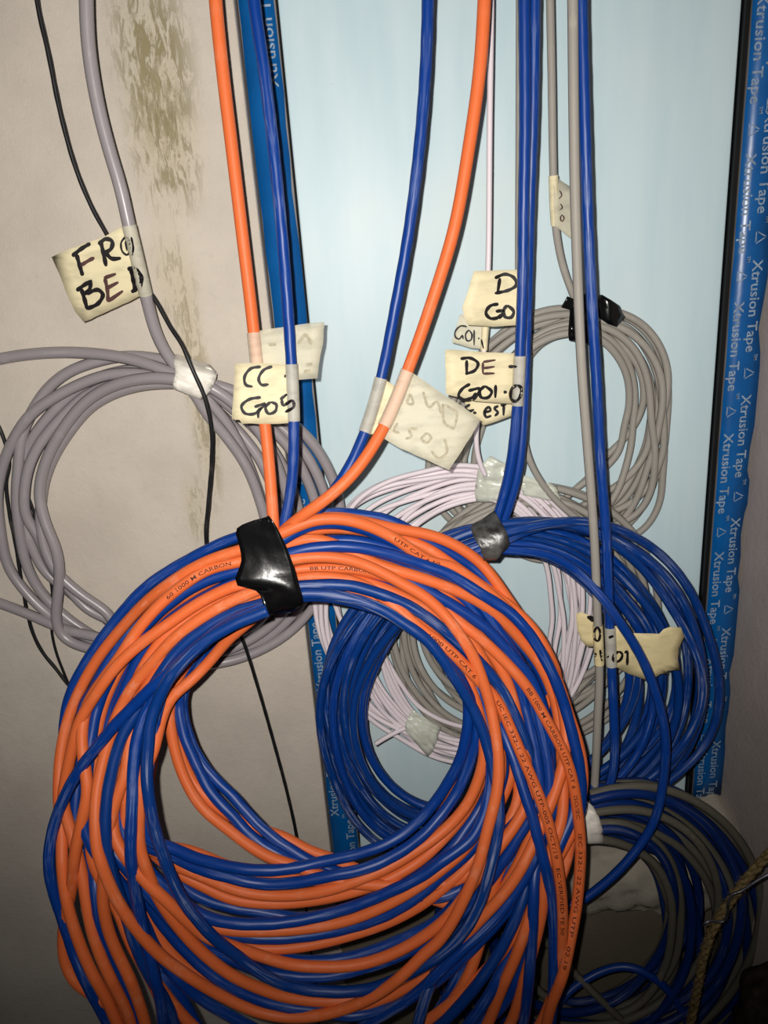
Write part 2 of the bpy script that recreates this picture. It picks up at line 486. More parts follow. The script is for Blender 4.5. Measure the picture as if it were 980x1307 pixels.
def drape(name, left, right, pile, mat, parent, lift=0.0012, rows=18, cols=8, back=0.012, rad=9, mn=None, smooth=1.2, wr=0.0006):
    """tape pulled round a bundle between two pixel edges"""
    L = catmull(left, 2.0); R = catmull(right, 2.0)
    L = L[np.linspace(0, len(L) - 1, rows).astype(int)]; R = R[np.linspace(0, len(R) - 1, rows).astype(int)]
    G = np.array([[L[i] * (1 - t) + R[i] * t for t in np.linspace(0, 1, cols)] for i in range(rows)])
    Yg = np.array([[pile.topY(x, y, rad) for x, y in row] for row in G])
    if mn: Yg = np.minimum(Yg, mn)
    for c in range(cols): Yg[:, c] = gsmooth(Yg[:, c], smooth)
    for i in range(rows): Yg[i] = gsmooth(Yg[i], smooth)
    Yg = Yg - lift + rng.normal(0, 1, Yg.shape) * wr
    Gx = np.concatenate([G[:1], G, G[-1:]]); Yx = np.concatenate([Yg[:1] + back, Yg, Yg[-1:] + back])
    Yx[1] += back * 0.12; Yx[-2] += back * 0.12
    V = [at(Gx[i, j, 0], Gx[i, j, 1], Yx[i, j]) for i in range(len(Gx)) for j in range(cols)]
    Fc = [(i * cols + j, i * cols + j + 1, (i + 1) * cols + j + 1, (i + 1) * cols + j) for i in range(len(Gx) - 1) for j in range(cols - 1)]
    o = link(name, V, Fc, mat, parent, True)
    so = o.modifiers.new('thickness', 'SOLIDIFY'); so.thickness = 0.0004; so.offset = 0
    return o

# ------------------------------------------------------------------ lettering
def text_mesh(s, size=1.0, bold=0.0):
    cu = bpy.data.curves.new('t', 'FONT'); cu.body = s; cu.size = size; cu.resolution_u = 2; cu.offset = bold
    o = bpy.data.objects.new('t', cu); COL.objects.link(o)
    dg = bpy.context.evaluated_depsgraph_get()
    me = bpy.data.meshes.new_from_object(o.evaluated_get(dg))
    V = np.zeros(len(me.vertices) * 3); me.vertices.foreach_get('co', V); V = V.reshape(-1, 3)
    Fc = [tuple(p.vertices) for p in me.polygons]
    bpy.data.objects.remove(o); bpy.data.curves.remove(cu); bpy.data.meshes.remove(me)
    return V[:, :2], Fc
def print_on(st, start, end, s, height, parent, mat='print', shift=0.0):
    """lettering printed along a cable from pixel start towards pixel end"""
    P = st['P']
    i = int(np.argmin(np.hypot(P[:, 0] - start[0], P[:, 1] - start[1]))); j = int(np.argmin(np.hypot(P[:, 0] - end[0], P[:, 1] - end[1])))
    C = st['C'][i:j + 1] if i <= j else st['C'][j:i + 1][::-1]
    V, Fc = text_mesh(s, 1.0, 0.01)
    L = np.concatenate([[0], np.cumsum(np.linalg.norm(np.diff(C, axis=0), axis=1))])
    sx = L[-1] / V[:, 0].max(); sy = height / 0.72
    x = V[:, 0] * sx; y = (V[:, 1] - 0.36) * sy + shift
    T = np.gradient(C, axis=0); T /= np.linalg.norm(T, axis=1)[:, None]
    Vw = CAM - C; Nn = Vw - (Vw * T).sum(1)[:, None] * T; Nn /= np.linalg.norm(Nn, axis=1)[:, None]
    B = np.cross(Nn, T)
    I = lambda A: np.stack([np.interp(x, L, A[:, k]) for k in range(3)], 1)
    r = st['r'] * 1.03; ang = y / r
    Q = I(C) + r * (np.cos(ang)[:, None] * I(Nn) + np.sin(ang)[:, None] * I(B))
    return link('lettering', Q, Fc, M[mat], st['obj_parent'], loc=st['obj_base'])

# ================================================================== THE SETTING
YW, YS, YP = 0.500, 0.509, 0.514                                   # concrete face, tape strip, panel
vert_x = lambda px, py, Y: at(px, py, Y)[0]
X_edge = vert_x(362, 560, YW)                                      # edge of the left concrete
X_pan0 = vert_x(407, 560, YP); X_pan1 = vert_x(908, 540, YP)
X_gas = vert_x(920, 540, YS); X_str1 = vert_x(963, 540, YS)
Z_pan0 = at(660, 1072, YP)[2]
ZTOP = 1.25

def wxz(px, py): p = at(px, py, YW); return p[0], p[2]
st_ = []
for (px, py, rx, rz, rot, amt, thr) in ((195, 75, 0.030, 0.065, 25, 0.95, 0.44), (212, 190, 0.028, 0.05, 30, 0.85, 0.48),
                                      (258, 520, 0.012, 0.09, 20, 0.6, 0.46), (250, 650, 0.012, 0.035, 10, 0.3, 0.5), (225, 365, 0.018, 0.05, 20, 0.35, 0.52),
                                      (165, 990, 0.02, 0.02, 10, 0.5, 0.5)):
    x, z = wxz(px, py); st_.append((x, z, rx, rz, rot, amt, thr))
m_conc = concrete('concrete_wall', (200, 190, 178), st_, (98, 88, 54))
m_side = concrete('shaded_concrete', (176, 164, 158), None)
m_sill = concrete('rough_mortar', (168, 160, 146), None)
m_base = concrete('brown_concrete', (122, 112, 96), None)  # darker brown concrete for the floor and below the panel
v, f = box(-0.75, X_edge, YW, YW + 0.12, 0.0, ZTOP)
o = link('wall_left', v, f, m_conc); o['kind'] = 'structure'
bv = o.modifiers.new('bevel', 'BEVEL'); bv.width = 0.0018; bv.segments = 2

m, nt, b = new_mat('pale_blue_panel')
tc = N(nt, 'ShaderNodeTexCoord')
n1 = noise(nt, mapping(nt, tc.outputs['Object'], (40, 1, 5)), 1.0, 4)
n2 = noise(nt, tc.outputs['Object'], 9, 3)
c = mixc(nt, lin((184, 206, 214)), lin((196, 214, 220)), ramp(nt, n1, 0.3, 0.7))
c = mixc(nt, c, lin((205, 215, 213)), ramp(nt, n2, 0.5, 0.8, 0, 0.6))
n3 = noise(nt, tc.outputs['Object'], 220, 3, 0.7)
c = mixc(nt, c, lin((165, 178, 180)), ramp(nt, n3, 0.70, 0.82, 0, 0.6))
nt.links.new(c, b.inputs['Base Color']); b.inputs['Roughness'].default_value = 0.42
b.inputs['Specular IOR Level'].default_value = 0.25
bump(nt, b, n1, 0.05, 0.001)
v, f = box(X_pan0 + 0.0012, X_pan1, YP, YP + 0.02, Z_pan0, ZTOP)
o = link('wall_back', v, f, m); o['kind'] = 'structure'
bv = o.modifiers.new('bevel', 'BEVEL'); bv.width = 0.001; bv.segments = 2
v, f = box(X_edge - 0.01, X_str1 + 0.3, YP + 0.018, YP + 0.06, 0.0, ZTOP)
o = link('trim_1', v, f, M['gasket']); o['kind'] = 'structure'     # dark recess behind the panel joints
v, f = box(X_pan1 + 0.0008, X_gas - 0.0006, YP - 0.004, YP + 0.02, Z_pan0, ZTOP)
o = link('trim_2', v, f, M['gasket']); o['kind'] = 'structure'     # black gasket right of the panel
# the frame members under the film
fr = plain('frame_grey', (118, 112, 108), 0.6)
v, f = box(X_edge + 0.001, X_pan0, YS + 0.0006, YP + 0.019, Z_pan0 - 0.06, ZTOP)
o = link('trim_3', v, f, fr); o['kind'] = 'structure'
v, f = box(X_gas, X_str1 + 0.004, YS + 0.0006, YP + 0.019, Z_pan0, ZTOP)
o = link('trim_4', v, f, fr); o['kind'] = 'structure'
# right wall comes out towards the camera
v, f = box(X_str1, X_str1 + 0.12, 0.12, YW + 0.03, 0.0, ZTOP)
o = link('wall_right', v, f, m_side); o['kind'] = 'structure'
v, f = box(-0.75, X_str1 + 0.12, -0.5, YW + 0.15, -0.04, 0.0)
o = link('floor', v, f, m_base); o['kind'] = 'structure'
v, f = box(X_edge + 0.0004, X_str1, YW - 0.004, YP + 0.04, 0.0, Z_pan0 - 0.001)
o = link('trim_5', v, f, m_base); o['kind'] = 'structure'          # concrete under the panel

# mound of mortar in the right-hand corner
def mound():
    nx, ny = 44, 30; V = []; Fc = []
    x0, x1 = at(690, 1100, 0.46)[0], X_str1
    z_low = at(800, 1175, 0.47)[2]
    for j in range(ny):
        for i in range(nx):
            u = i / (nx - 1); w = j / (ny - 1)
            x = x0 + (x1 - x0) * u
            zt = Z_pan0 + 0.012 + 0.028 * u ** 2 + 0.004 * math.sin(u * 17) + 0.003 * math.sin(u * 41)
            if w < 0.5:
                k = w / 0.5; y = YP + 0.004 - 0.045 * k * (0.7 + 0.3 * u); z = zt - 0.008 * k
            else:
                k = (w - 0.5) / 0.5; y = YP + 0.004 - 0.045 * (0.7 + 0.3 * u) - 0.01 * math.sin(k * 3.0); z = zt - 0.008 - (zt - 0.008 - z_low) * k
            nzv = 0.0010 * math.sin(x * 210 + z * 160) + 0.0010 * math.sin(x * 90 - z * 230) + rng.normal(0, 0.0005)
            V.append((x, y + nzv, z + nzv * 0.6))
    for j in range(ny - 1):
        for i in range(nx - 1):
            a = j * nx + i; Fc.append((a, a + nx, a + nx + 1, a + 1))
    return V, Fc
v, f = mound()
o = link('mortar_mound', v, f, m_sill, smooth=True, loc=v[len(v) // 2])
tagit(o, 'rough grey mortar mound in the corner below the white panel', 'mortar')

# printed protective films ------------------------------------------------
mf, nt, b = new_mat('blue_film')
tc = N(nt, 'ShaderNodeTexCoord')
n1 = noise(nt, tc.outputs['Object'], 30, 3); n2 = noise(nt, mapping(nt, tc.outputs['Object'], (500, 500, 120), rot=(0, 0.6, 0)), 1.0, 3, 0.7)
c = mixc(nt, lin((0, 78, 142)), lin((4, 90, 158)), ramp(nt, n1, 0.3, 0.7))
c = mixc(nt, c, lin((110, 150, 185)), ramp(nt, n2, 0.70, 0.80, 0, 0.6))
nt.links.new(c, b.inputs['Base Color']); b.inputs['Roughness'].default_value = 0.3
bump(nt, b, n1, 0.2, 0.002)
def film(label, x0, x1, z0, z1, columns, up, slack, dusty=False):
    t = thing('protective_film', label, 'film', ((x0 + x1) / 2, YS, z0))
    nz = 60; V = []; Fc = []
    for i in range(nz + 1):
        z = z0 + (z1 - z0) * i / nz
        e0 = rng.normal(0, 0.0004); e1 = rng.normal(0, 0.0009) * slack
        for x, y in ((x0 + e0 * 0.5, YS), ((x0 + x1) / 2, YS - 0.0004), (x1 + e1, YS)): V.append((x, y, z))
    for i in range(nz):
        for k in range(2): a = i * 3 + k; Fc.append((a, a + 1, a + 4, a + 3))
    o = link('film_strip', V, Fc, mf, t, True)
    so = o.modifiers.new('thickness', 'SOLIDIFY'); so.thickness = 0.0003; so.offset = 0
    H = 0.0066 / 0.72
    for (xc, starts, ln) in columns:
        for z in starts:
            for body, bold in (('Xtrusion Tape', 0.012),):
                V, Fc = text_mesh(body, 1.0, bold)
                L = ln / V[:, 0].max(); hx = H
                if up: Q = np.stack([xc - (V[:, 1] - 0.30) * hx, np.full(len(V), YS - 0.0010), z + V[:, 0] * L], 1)
                else: Q = np.stack([xc + (V[:, 1] - 0.30) * hx, np.full(len(V), YS - 0.0010), z - V[:, 0] * L], 1)
                link('lettering', Q, Fc, M['tapeprint'], t)
            V, Fc = text_mesh('TM', 1.0, 0.01)
            s = 0.0030; sg = 1 if up else -1
            Q = np.stack([xc - sg * (V[:, 1] * s + 0.0032), np.full(len(V), YS - 0.0010), z + sg * (ln + 0.0015 + V[:, 0] * s)], 1)
            link('lettering', Q, Fc, M['tapeprint'], t)
            # small outlined recycling triangle with letters after the words
            V, Fc = [], []
            zc = z + sg * (ln + 0.014)
            tri = [(math.cos(a), math.sin(a)) for a in (math.pi / 2, math.pi / 2 + 2.094, math.pi / 2 + 4.189)]
            for k in range(3):
                p, q = tri[k], tri[(k + 1) % 3]
                for s1, s2 in ((0.06, 0.86),):
                    A = [p[0] + (q[0] - p[0]) * s1, p[1] + (q[1] - p[1]) * s1]; B = [p[0] + (q[0] - p[0]) * s2, p[1] + (q[1] - p[1]) * s2]
                    n_ = len(V)
                    for w in (1.0, 0.72):
                        for Pt in (A, B):
                            V.append((xc - sg * Pt[1] * w * 0.005 , YS - 0.0010, zc + sg * Pt[0] * w * 0.005 ))
                    Fc.append((n_, n_ + 1, n_ + 3, n_ + 2))
            link('printed_symbol', V, Fc, M['tapeprint'], t)
    return t
zrow = lambda px, py: at(px, py, YS)[2]
cl = X_pan0 - 0.0055; cl2 = X_edge + 0.0065
film('blue printed film strip left of the pale panel, lettering reading upwards', X_edge + 0.0012, X_pan0 - 0.0004, Z_pan0 - 0.055, ZTOP,
     [(cl2 - 0.0005, [zrow(408, 1042), zrow(398, 882), zrow(384, 735)], 0.058),
      (cl, [zrow(440, 1118), zrow(425, 935), zrow(345, 112)], 0.058)], True, 0.6)
film('blue printed film strip beside the right-hand wall, lettering reading downwards', X_gas, X_str1 - 0.0005, Z_pan0 + 0.035, ZTOP,
     [(X_gas + 0.0052, [zrow(957, -10), zrow(945, 197), zrow(929, 386), zrow(915, 554), zrow(900, 705), zrow(890, 840), zrow(882, 955)], 0.058),
      (X_gas + 0.0150, [zrow(985, -45), zrow(972, 141), zrow(957, 332), zrow(944, 504), zrow(930, 661), zrow(918, 801), zrow(905, 945)], 0.058)], False, 1.6)

# ================================================================== COILS ON THE PANEL
def base_const(Y): return lambda x, y: Y

# --- upper grey coil
gu = thing('cable_coil', 'warm grey cable coil hung highest on the pale panel, bound with black tape', 'cable coil', at(740, 410, YP))
lan = Lanes((728, 545), [(740, 392), (690, 398), (640, 425), (600, 470), (570, 530), (548, 590), (560, 650), (620, 690), (700, 700), (780, 692), (832, 665), (857, 610), (866, 530), (858, 460), (825, 415), (780, 395)],
            [(740, 427), (700, 437), (676, 462), (640, 500), (612, 550), (602, 600), (625, 650), (680, 665), (730, 628), (770, 590), (800, 540), (806, 500), (798, 465), (775, 437)])
pg = Pile(base_const(YP))
for k in range(12):
    pg.add(lan.loop(math.radians(-84), (k % 6 + 0.5) / 6, 0.42), k, 0.0025, name='grey_cable', mat='taupe')
pg.settle(); pg.build(gu, 7)
gut = strand('grey_cable', [(700, -90), (702, 0), (704, 100), (706, 220), (709, 290), (718, 340), (732, 378), (742, 405)], [(-90, 0.475), (220, 0.478), (405, 0.494)], 0.00225, 'taupe', gu)
drape('black_tape', [(742, 372), (728, 384), (727, 400), (725, 427), (726, 434)], [(764, 384), (765, 395), (765, 410), (765, 430), (765, 443)], pg, M['black_tape'], gu, mn=0.497)
flag('tape_end', [(760, 378), (768, 376), (790, 390), (793, 398), (797, 404), (786, 417), (775, 413), (764, 405)], lambda x, y: 0.488 - 0.006 * math.sin((x - 760) / 37 * 3.1), M['black_tape'], gu, 0.0006)
flag('tape_end', [(716, 392), (724, 378), (733, 382), (730, 396)], lambda x, y: 0.489, M['black_tape'], gu, 0.0006)
fY = lambda x, y: 0.4775 + (x - 708) * 0.0003
flag('tape_tag', [(706, 226), (711, 227), (729, 239), (740, 290), (746, 318), (728, 304), (712, 291), (708, 289)], fY, M['masking_thin'], gu)
sleeve(gut, (705, 225), (709, 288), M['masking'], gu, 1.22)
strokes('lettering', [[(714, 243), (717, 249), (713, 254)], [(715, 260), (718, 265), (714, 268)], [(717, 274), (720, 278), (717, 283), (715, 278), (717, 274)]], fY, 1.2, M['ink2'], gu)

# --- lower grey coil
gl = thing('cable_coil', 'warm grey cable coil mostly hidden behind the white coil', 'cable coil', at(690, 640, YP))
lan = Lanes((668, 785), [(690, 615), (620, 630), (560, 670), (515, 730), (500, 800), (515, 870), (560, 925), (640, 952), (720, 942), (790, 902), (830, 840), (838, 770), (820, 700), (770, 645)],
            [(690, 662), (640, 690), (580, 735), (556, 780), (552, 820), (572, 862), (610, 890), (660, 897), (730, 862), (775, 818), (795, 765), (782, 730), (740, 690)])
base_l = lambda x, y: 0.505 if y > 560 else 0.495
pl_ = Pile(base_const(0.503))
for k in range(12):
    pl_.add(lan.loop(math.radians(-80), (k % 6 + 0.5) / 6, 0.45), k, 0.0025, name='grey_cable', mat='taupe')
pl_.add([(650, 700), (672, 711), (700, 716), (735, 705)], 20, 0.0025, name='grey_cable', mat='taupe')
pl_.settle(); pl_.build(gl, 7)
strand('grey_cable', [(664, -90), (663, 150), (662, 345), (663, 450), (667, 545), (673, 582), (690, 615), (715, 645), (745, 668)], [(-90, 0.478), (450, 0.482), (668, 0.480)], 0.00225, 'taupe', gl)

# --- white coil
wc = thing('cable_coil', 'thin pinkish white cable coil bound with cloudy tape at top and bottom', 'cable coil', at(625, 615, YP))
lan = Lanes((590, 780), [(630, 595), (540, 600), (480, 615), (437, 640), (412, 700), (405, 780), (428, 850), (472, 915), (520, 945), (560, 968), (620, 975), (690, 955), (740, 895), (760, 820), (757, 740), (735, 680), (690, 630)],
            [(630, 638), (570, 650), (525, 690), (500, 740), (492, 790), (508, 860), (536, 905), (580, 928), (640, 930), (685, 892), (700, 830), (705, 760), (696, 712), (668, 660)])
pw = Pile(base_const(0.490))
for k in range(15):
    lp = lan.loop(math.radians(-78), (k % 7 + 0.5) / 7, 0.40)
    pw.add(lp, k, 0.0018, name='white_cable', mat='white')
pw.settle(); pw.build(wc, 7)
wt = strand('white_cable', [(627, -90), (627, 0), (625, 150), (623, 340), (619, 420), (616, 470), (612, 520), (607, 560), (611, 590), (622, 612)], [(-90, 0.470), (300, 0.470), (520, 0.468), (612, 0.478)], 0.00165, 'white', wc)
we = strand('white_cable', [(540, 920), (515, 930), (497, 938), (483, 947), (474, 953)], [(920, 0.480), (946, 0.478)], 0.0017, 'white', wc)
for dx, dy in ((-4, -2), (-4, 1.5), (-3, 3)):
    strand('copper_core', [(487, 945), (485 + dx * 0.5, 946 + dy * 0.6), (484 + dx, 947 + dy)], [(900, 0.478), (960, 0.478)], 0.00035, 'copper', wc, 6)
drape('cloudy_tape', [(626, 582), (611, 597), (608, 612), (606, 632), (608, 640)], [(660, 600), (650, 604), (645, 615), (642, 632), (641, 642)], pw, M['clear_tape'], wc, mn=0.480, wr=0.0012)
drape('cloudy_tape', [(664, 606), (664, 618), (668, 632)], [(710, 620), (712, 628), (717, 642)], pw, M['clear_tape'], wc, mn=0.482, back=0.006)
drape('cloudy_tape', [(526, 906), (518, 922), (516, 932)], [(562, 928), (554, 955), (546, 966)], pw, M['clear_tape'], wc, mn=0.483, wr=0.001)
flag('tape_end', [(494, 918), (510, 922), (506, 930), (496, 930)], lambda x, y: 0.486, M['clear_tape'], wc)
fY = near_Y(wt, 0.0008)
flag('tape_tag', [(587, 401), (605, 402), (624, 407), (622, 447), (600, 444), (576, 437)], fY, M['masking_thin'], wc)
sleeve(wt, (619, 410), (617, 447), M['masking'], wc, 1.3)
sf = surf_of(wt, fY, 1.3)
strokes('lettering', [[(596, 417), (588, 416), (581, 423), (581, 430), (586, 433), (590, 428), (591, 433)], [(598, 421), (594, 427), (596, 435), (601, 434), (602, 426), (598, 421)], [(605, 421), (605, 441)], [(610, 432), (612, 432)], [(614, 433), (617, 445)]], sf, 1.7, M['ink'], wc)

# --- left grey coil, on the concrete
gc = thing('cable_coil', 'smooth grey cable coil against the concrete, bound with white tape', 'cable coil', at(245, 480, YW))
pgl = Pile(base_const(YW))
RG = 0.0036
def right_arc(k, t0):
    """hidden-from-left part: from lower left round the right side to the tape"""
    off = [(0, 0), (-14, -8), (-28, -12), (-50, -16), (-74, -20), (-92, -30), (-8, 2), (-36, -14)][k % 8]
    base = [(170, 838), (240, 846), (310, 836), (370, 805), (412, 755), (432, 700), (434, 645), (420, 600), (395, 560), (355, 525), (315, 503), (285, 490), (250, 480)]
    out = []
    n = len(base)
    for i, (x, y) in enumerate(base):
        w = math.sin(math.pi * (i + 0.6) / (n + 0.2))
        out.append((x + off[0] * w, y + off[1] * w * (1 if y > 700 else -1.2) + (2 - k % 4) * 3.5 * (1 - w)))
    return out
left_arcs = [
    [(250, 484), (222, 484), (180, 477), (145, 477), (110, 487), (70, 507), (40, 528), (20, 556), (5, 590), (-3, 630), (1, 680), (10, 722), (30, 752), (55, 778), (85, 800), (120, 818)],
    [(250, 470), (220, 462), (190, 456), (155, 455), (125, 461), (87, 475), (60, 497), (42, 524), (28, 555), (24, 590), (21, 640), (25, 677), (32, 715), (45, 745), (62, 767), (87, 790), (120, 812)],
    [(250, 482), (207, 487), (170, 487), (137, 492), (107, 507), (77, 535), (52, 565), (37, 595), (31, 630), (33, 660), (48, 682), (65, 722), (88, 752), (112, 778), (150, 798)],
    [(250, 490), (220, 489), (185, 491), (150, 500), (117, 518), (92, 546), (70, 580), (57, 612), (52, 645), (52, 672), (58, 702), (72, 730), (105, 760), (140, 785)],
    [(250, 476), (200, 474), (165, 472), (125, 482), (98, 497), (62, 532), (38, 566), (28, 600), (27, 640), (38, 690), (58, 730), (85, 752), (115, 778), (140, 792)],
    [(250, 488), (200, 482), (150, 490), (110, 512), (80, 548), (58, 590), (50, 630), (58, 668), (72, 702), (76, 730), (74, 760), (71, 790), (78, 811), (95, 822), (112, 827)],
]
rk_ = [9, 3, 5, 7, 2, 12]
for k, a in enumerate(left_arcs):
    pgl.add(a + right_arc(k, 0), rk_[k], RG, name='grey_cable', mat='grey')
pgl.add([(-60, 474), (0, 458), (50, 451), (100, 450), (150, 455), (190, 465), (222, 477), (255, 488), (290, 508), (330, 550), (360, 610), (372, 680), (360, 750), (320, 800), (260, 822)], 11, RG, name='grey_cable', mat='grey')
pgl.add([(-60, 750), (0, 770), (32, 782), (62, 795), (84, 804), (120, 812), (180, 826), (250, 822), (310, 790), (335, 740), (340, 670), (320, 600), (290, 540), (255, 500)], 10, RG, name='grey_cable', mat='grey')
pgl.settle(); pgl.build(gc, 8)
gt = strand('grey_cable', [(110, -90), (110, 0), (113, 60), (124, 130), (139, 190), (154, 240), (165, 290), (175, 330), (188, 385), (197, 420), (211, 450), (228, 472), (250, 486)], [(-90, 0.455), (300, 0.458), (420, 0.474), (486, 0.486)], RG, 'grey', gc)
drape('white_tape', [(224, 452), (222, 460), (224, 475), (221, 490), (222, 496)], [(268, 466), (276, 477), (272, 492), (262, 506), (256, 510)], pgl, M['white_tape'], gc, mn=0.486)
flag('tape_end', [(262, 468), (268, 469), (277, 477), (274, 485), (266, 483)], lambda x, y: 0.4765, M['white_tape'], gc, 0.0005)
fY = lambda x, y: np.interp(y, gt['P'][:, 1], gt['Y']) - 0.0006 - 0.00006 * max(0, 160 - x) + 0.000016 * max(0, 90 - x) ** 2
flag('tape_tag', [(66, 328), (90, 317), (110, 310), (132, 303), (160, 287), (170, 300), (187, 374), (165, 385), (140, 396), (107, 411), (96, 398), (84, 372), (76, 350)], fY, M['masking'], gc)
sleeve(gt, (163, 286), (187, 377), M['masking_thin'], gc, 1.1)
sf = surf_of(gt, fY, 1.1)
T1 = lambda L: [[(50 + x / 4, 270 + y / 4) for x, y in s] for s in L]
strokes('lettering', T1([[(168, 228), (215, 190), (262, 162)], [(190, 218), (205, 270), (222, 328)], [(312, 148), (325, 200), (342, 280)], [(302, 168), (340, 140), (372, 152), (368, 188), (330, 215)], [(335, 205), (370, 240), (418, 238)],
                         [(190, 405), (230, 375), (270, 352)], [(215, 395), (232, 450), (245, 498)], [(262, 356), (258, 395), (228, 425)], [(240, 420), (300, 400), (325, 425), (300, 470), (240, 498)],
                         [(450, 295), (490, 285)], [(468, 292), (480, 350), (492, 412)], [(488, 290), (520, 330), (515, 380), (470, 412)]]), sf, 4.0, M['ink'], gc)
strokes('lettering', T1([[(212, 275), (250, 252), (282, 235)], [(330, 340), (392, 318)], [(340, 395), (405, 360)], [(350, 460), (428, 405)], [(335, 340), (348, 400), (352, 462)]]), sf, 3.6, M['ink2'], gc)
strokes('lettering', T1([[(440, 128), (418, 160), (425, 205), (450, 222), (462, 190), (455, 145), (440, 128)], [(440, 150), (448, 200)], [(470, 130), (480, 190), (470, 235)]]), sf, 2.0, M['ink'], gc)

# --- blue coil in the middle
RB = 0.0031
bc = thing('cable_coil', 'all-blue cable coil behind the orange one, bound with silver-black tape', 'cable coil', at(630, 685, 0.47))
lan = Lanes((660, 880), [(630, 668), (700, 664), (760, 672), (805, 690), (845, 718), (875, 760), (893, 810), (902, 870), (896, 920), (880, 960), (850, 1000), (800, 1040), (730, 1072), (650, 1090), (560, 1095), (500, 1085), (460, 1055), (432, 1005), (411, 935), (409, 870), (430, 815), (465, 765), (520, 715), (575, 683)],
            [(632, 703), (690, 706), (735, 732), (775, 785), (803, 830), (808, 880), (793, 925), (755, 975), (700, 1015), (640, 1040), (580, 1036), (530, 1028), (492, 1000), (468, 955), (466, 900), (484, 855), (514, 810), (555, 760), (592, 725)])
pb = Pile(base_const(0.468))
for k in range(15):
    lp = lan.loop(math.radians(-99), (k % 7 + 0.5) / 7, 0.33, n=30)
    pb.add(lp, k, RB, name='blue_cable', mat='blue2' if k % 3 else 'blue', lump=0.02)
pb.add([(615, 690), (632, 684), (660, 676), (700, 668), (745, 666), (790, 676), (840, 705), (878, 750), (902, 805), (917, 865), (914, 918), (893, 960), (862, 990), (835, 1010), (790, 1030), (720, 1062), (640, 1080), (560, 1080)], 30, RB, name='blue_cable', mat='blue2', lump=0.02)
pb.add([(618, 696), (640, 692), (670, 678), (715, 668), (760, 680), (815, 720), (860, 780), (893, 850), (895, 900), (868, 955), (820, 1000), (760, 1030), (680, 1060), (600, 1075)], 25, RB, name='blue_cable', mat='blue2', lump=0.02)
pb.add([(620, 700), (650, 702), (695, 707), (727, 722), (762, 755), (795, 800), (820, 842), (837, 885), (849, 940), (847, 990), (835, 1048), (800, 1100), (760, 1137), (735, 1153), (690, 1165), (640, 1170)], 40, RB, name='blue_cable', mat='blue', lump=0.02)
pb.items[-1]['front'] = True
pb.settle()
it = pb.items[-1]
it['Y'] = gsmooth(np.minimum(it['Y'], np.interp(it['P'][:, 1], [700, 715, 762, 1000, 1165], [0.46, 0.446, 0.424, 0.416, 0.405])), 6); it['C'] = ats(it['P'], it['Y'])
pb.build(bc, 8)
TA = strand('blue_cable', [(669, -90), (669, 0), (670, 150), (668, 280), (667, 360), (664, 440), (660, 520), (654, 580), (645, 625), (635, 658), (627, 686)], [(-90, 0.440), (400, 0.442), (600, 0.440), (686, 0.446)], RB, 'blue', bc, lump=0.02)
TB = strand('blue_cable', [(682, -90), (682, 0), (680, 150), (676, 260), (674, 340), (671, 440), (668, 520), (663, 590), (653, 635), (643, 663), (634, 690)], [(-90, 0.444), (250, 0.447), (330, 0.450), (420, 0.450), (600, 0.443), (690, 0.447)], RB, 'blue', bc, lump=0.02)
drape('black_tape', [(630, 652), (615, 663), (601, 672), (607, 690), (612, 698), (617, 715)], [(632, 654), (640, 668), (648, 684), (649, 698), (642, 705), (634, 715)], pb, M['duct'], bc, mn=0.440, wr=0.0003, smooth=3, lift=0.003)
# tags
Tk = lambda L: [[(560 + x / 4, 360 + y / 4) for x, y in s] for s in L]
Tm = lambda L: [[(440 + x / 4, 440 + y / 4) for x, y in s] for s in L]
fY = lambda x, y: 0.4495 - 0.0001 * max(0, 640 - x)
flag('tape_tag', [(605, 346), (635, 345), (664, 344), (672, 352), (674, 400), (672, 414), (630, 417), (597, 415), (592, 404), (590, 392), (597, 372)], fY, M['masking'], bc)
strokes('lettering', Tk([[(312, -20), (300, 55)], [(285, -20), (340, -40), (385, -20), (395, 15), (360, 40), (285, 58)],
                         [(305, 112), (262, 122), (240, 158), (262, 185), (300, 182), (315, 165)], [(290, 150), (330, 148), (308, 188)], [(350, 118), (332, 140), (338, 178), (370, 180), (382, 150), (350, 118)], [(405, 118), (405, 188)]]), fY, 3.2, M['ink'], bc)
fY = lambda x, y: 0.4425 - 0.00008 * max(0, 640 - x)
flag('tape_tag', [(568, 447), (575, 446), (600, 448), (635, 450), (660, 451), (662, 516), (640, 515), (606, 512), (580, 506), (569, 503)], fY, M['masking'], bc)
sleeve(TA, (664, 452), (660, 516), M['masking_thin'], bc, 1.14)
sf = surf_of(TA, fY, 1.14)
strokes('lettering', Tm([[(622, 78), (622, 150)], [(590, 72), (640, 68), (680, 95), (665, 130), (615, 150)], [(835, 112), (878, 112)],
                         [(640, 200), (600, 225), (580, 262), (605, 280), (650, 270), (670, 245)], [(630, 235), (690, 225), (655, 285)], [(715, 210), (690, 235), (695, 268), (730, 270), (750, 240), (715, 210)], [(770, 205), (768, 272)], [(810, 242), (828, 242)],
                         [(878, 205), (852, 225), (848, 275), (870, 290), (895, 265), (900, 220), (878, 205)]]), sf, 3.0, M['ink'], bc)
strokes('lettering', Tm([[(705, 90), (705, 148)], [(705, 88), (770, 78)], [(708, 120), (765, 112)], [(705, 148), (765, 146)]]), sf, 2.4, M['ink2'], bc)
fY2 = lambda x, y: 0.4635
flag('tape_tag', [(588, 495), (640, 506), (664, 505), (660, 520), (652, 531), (636, 537), (617, 543), (612, 538), (598, 528)], fY2, M['masking'], bc)
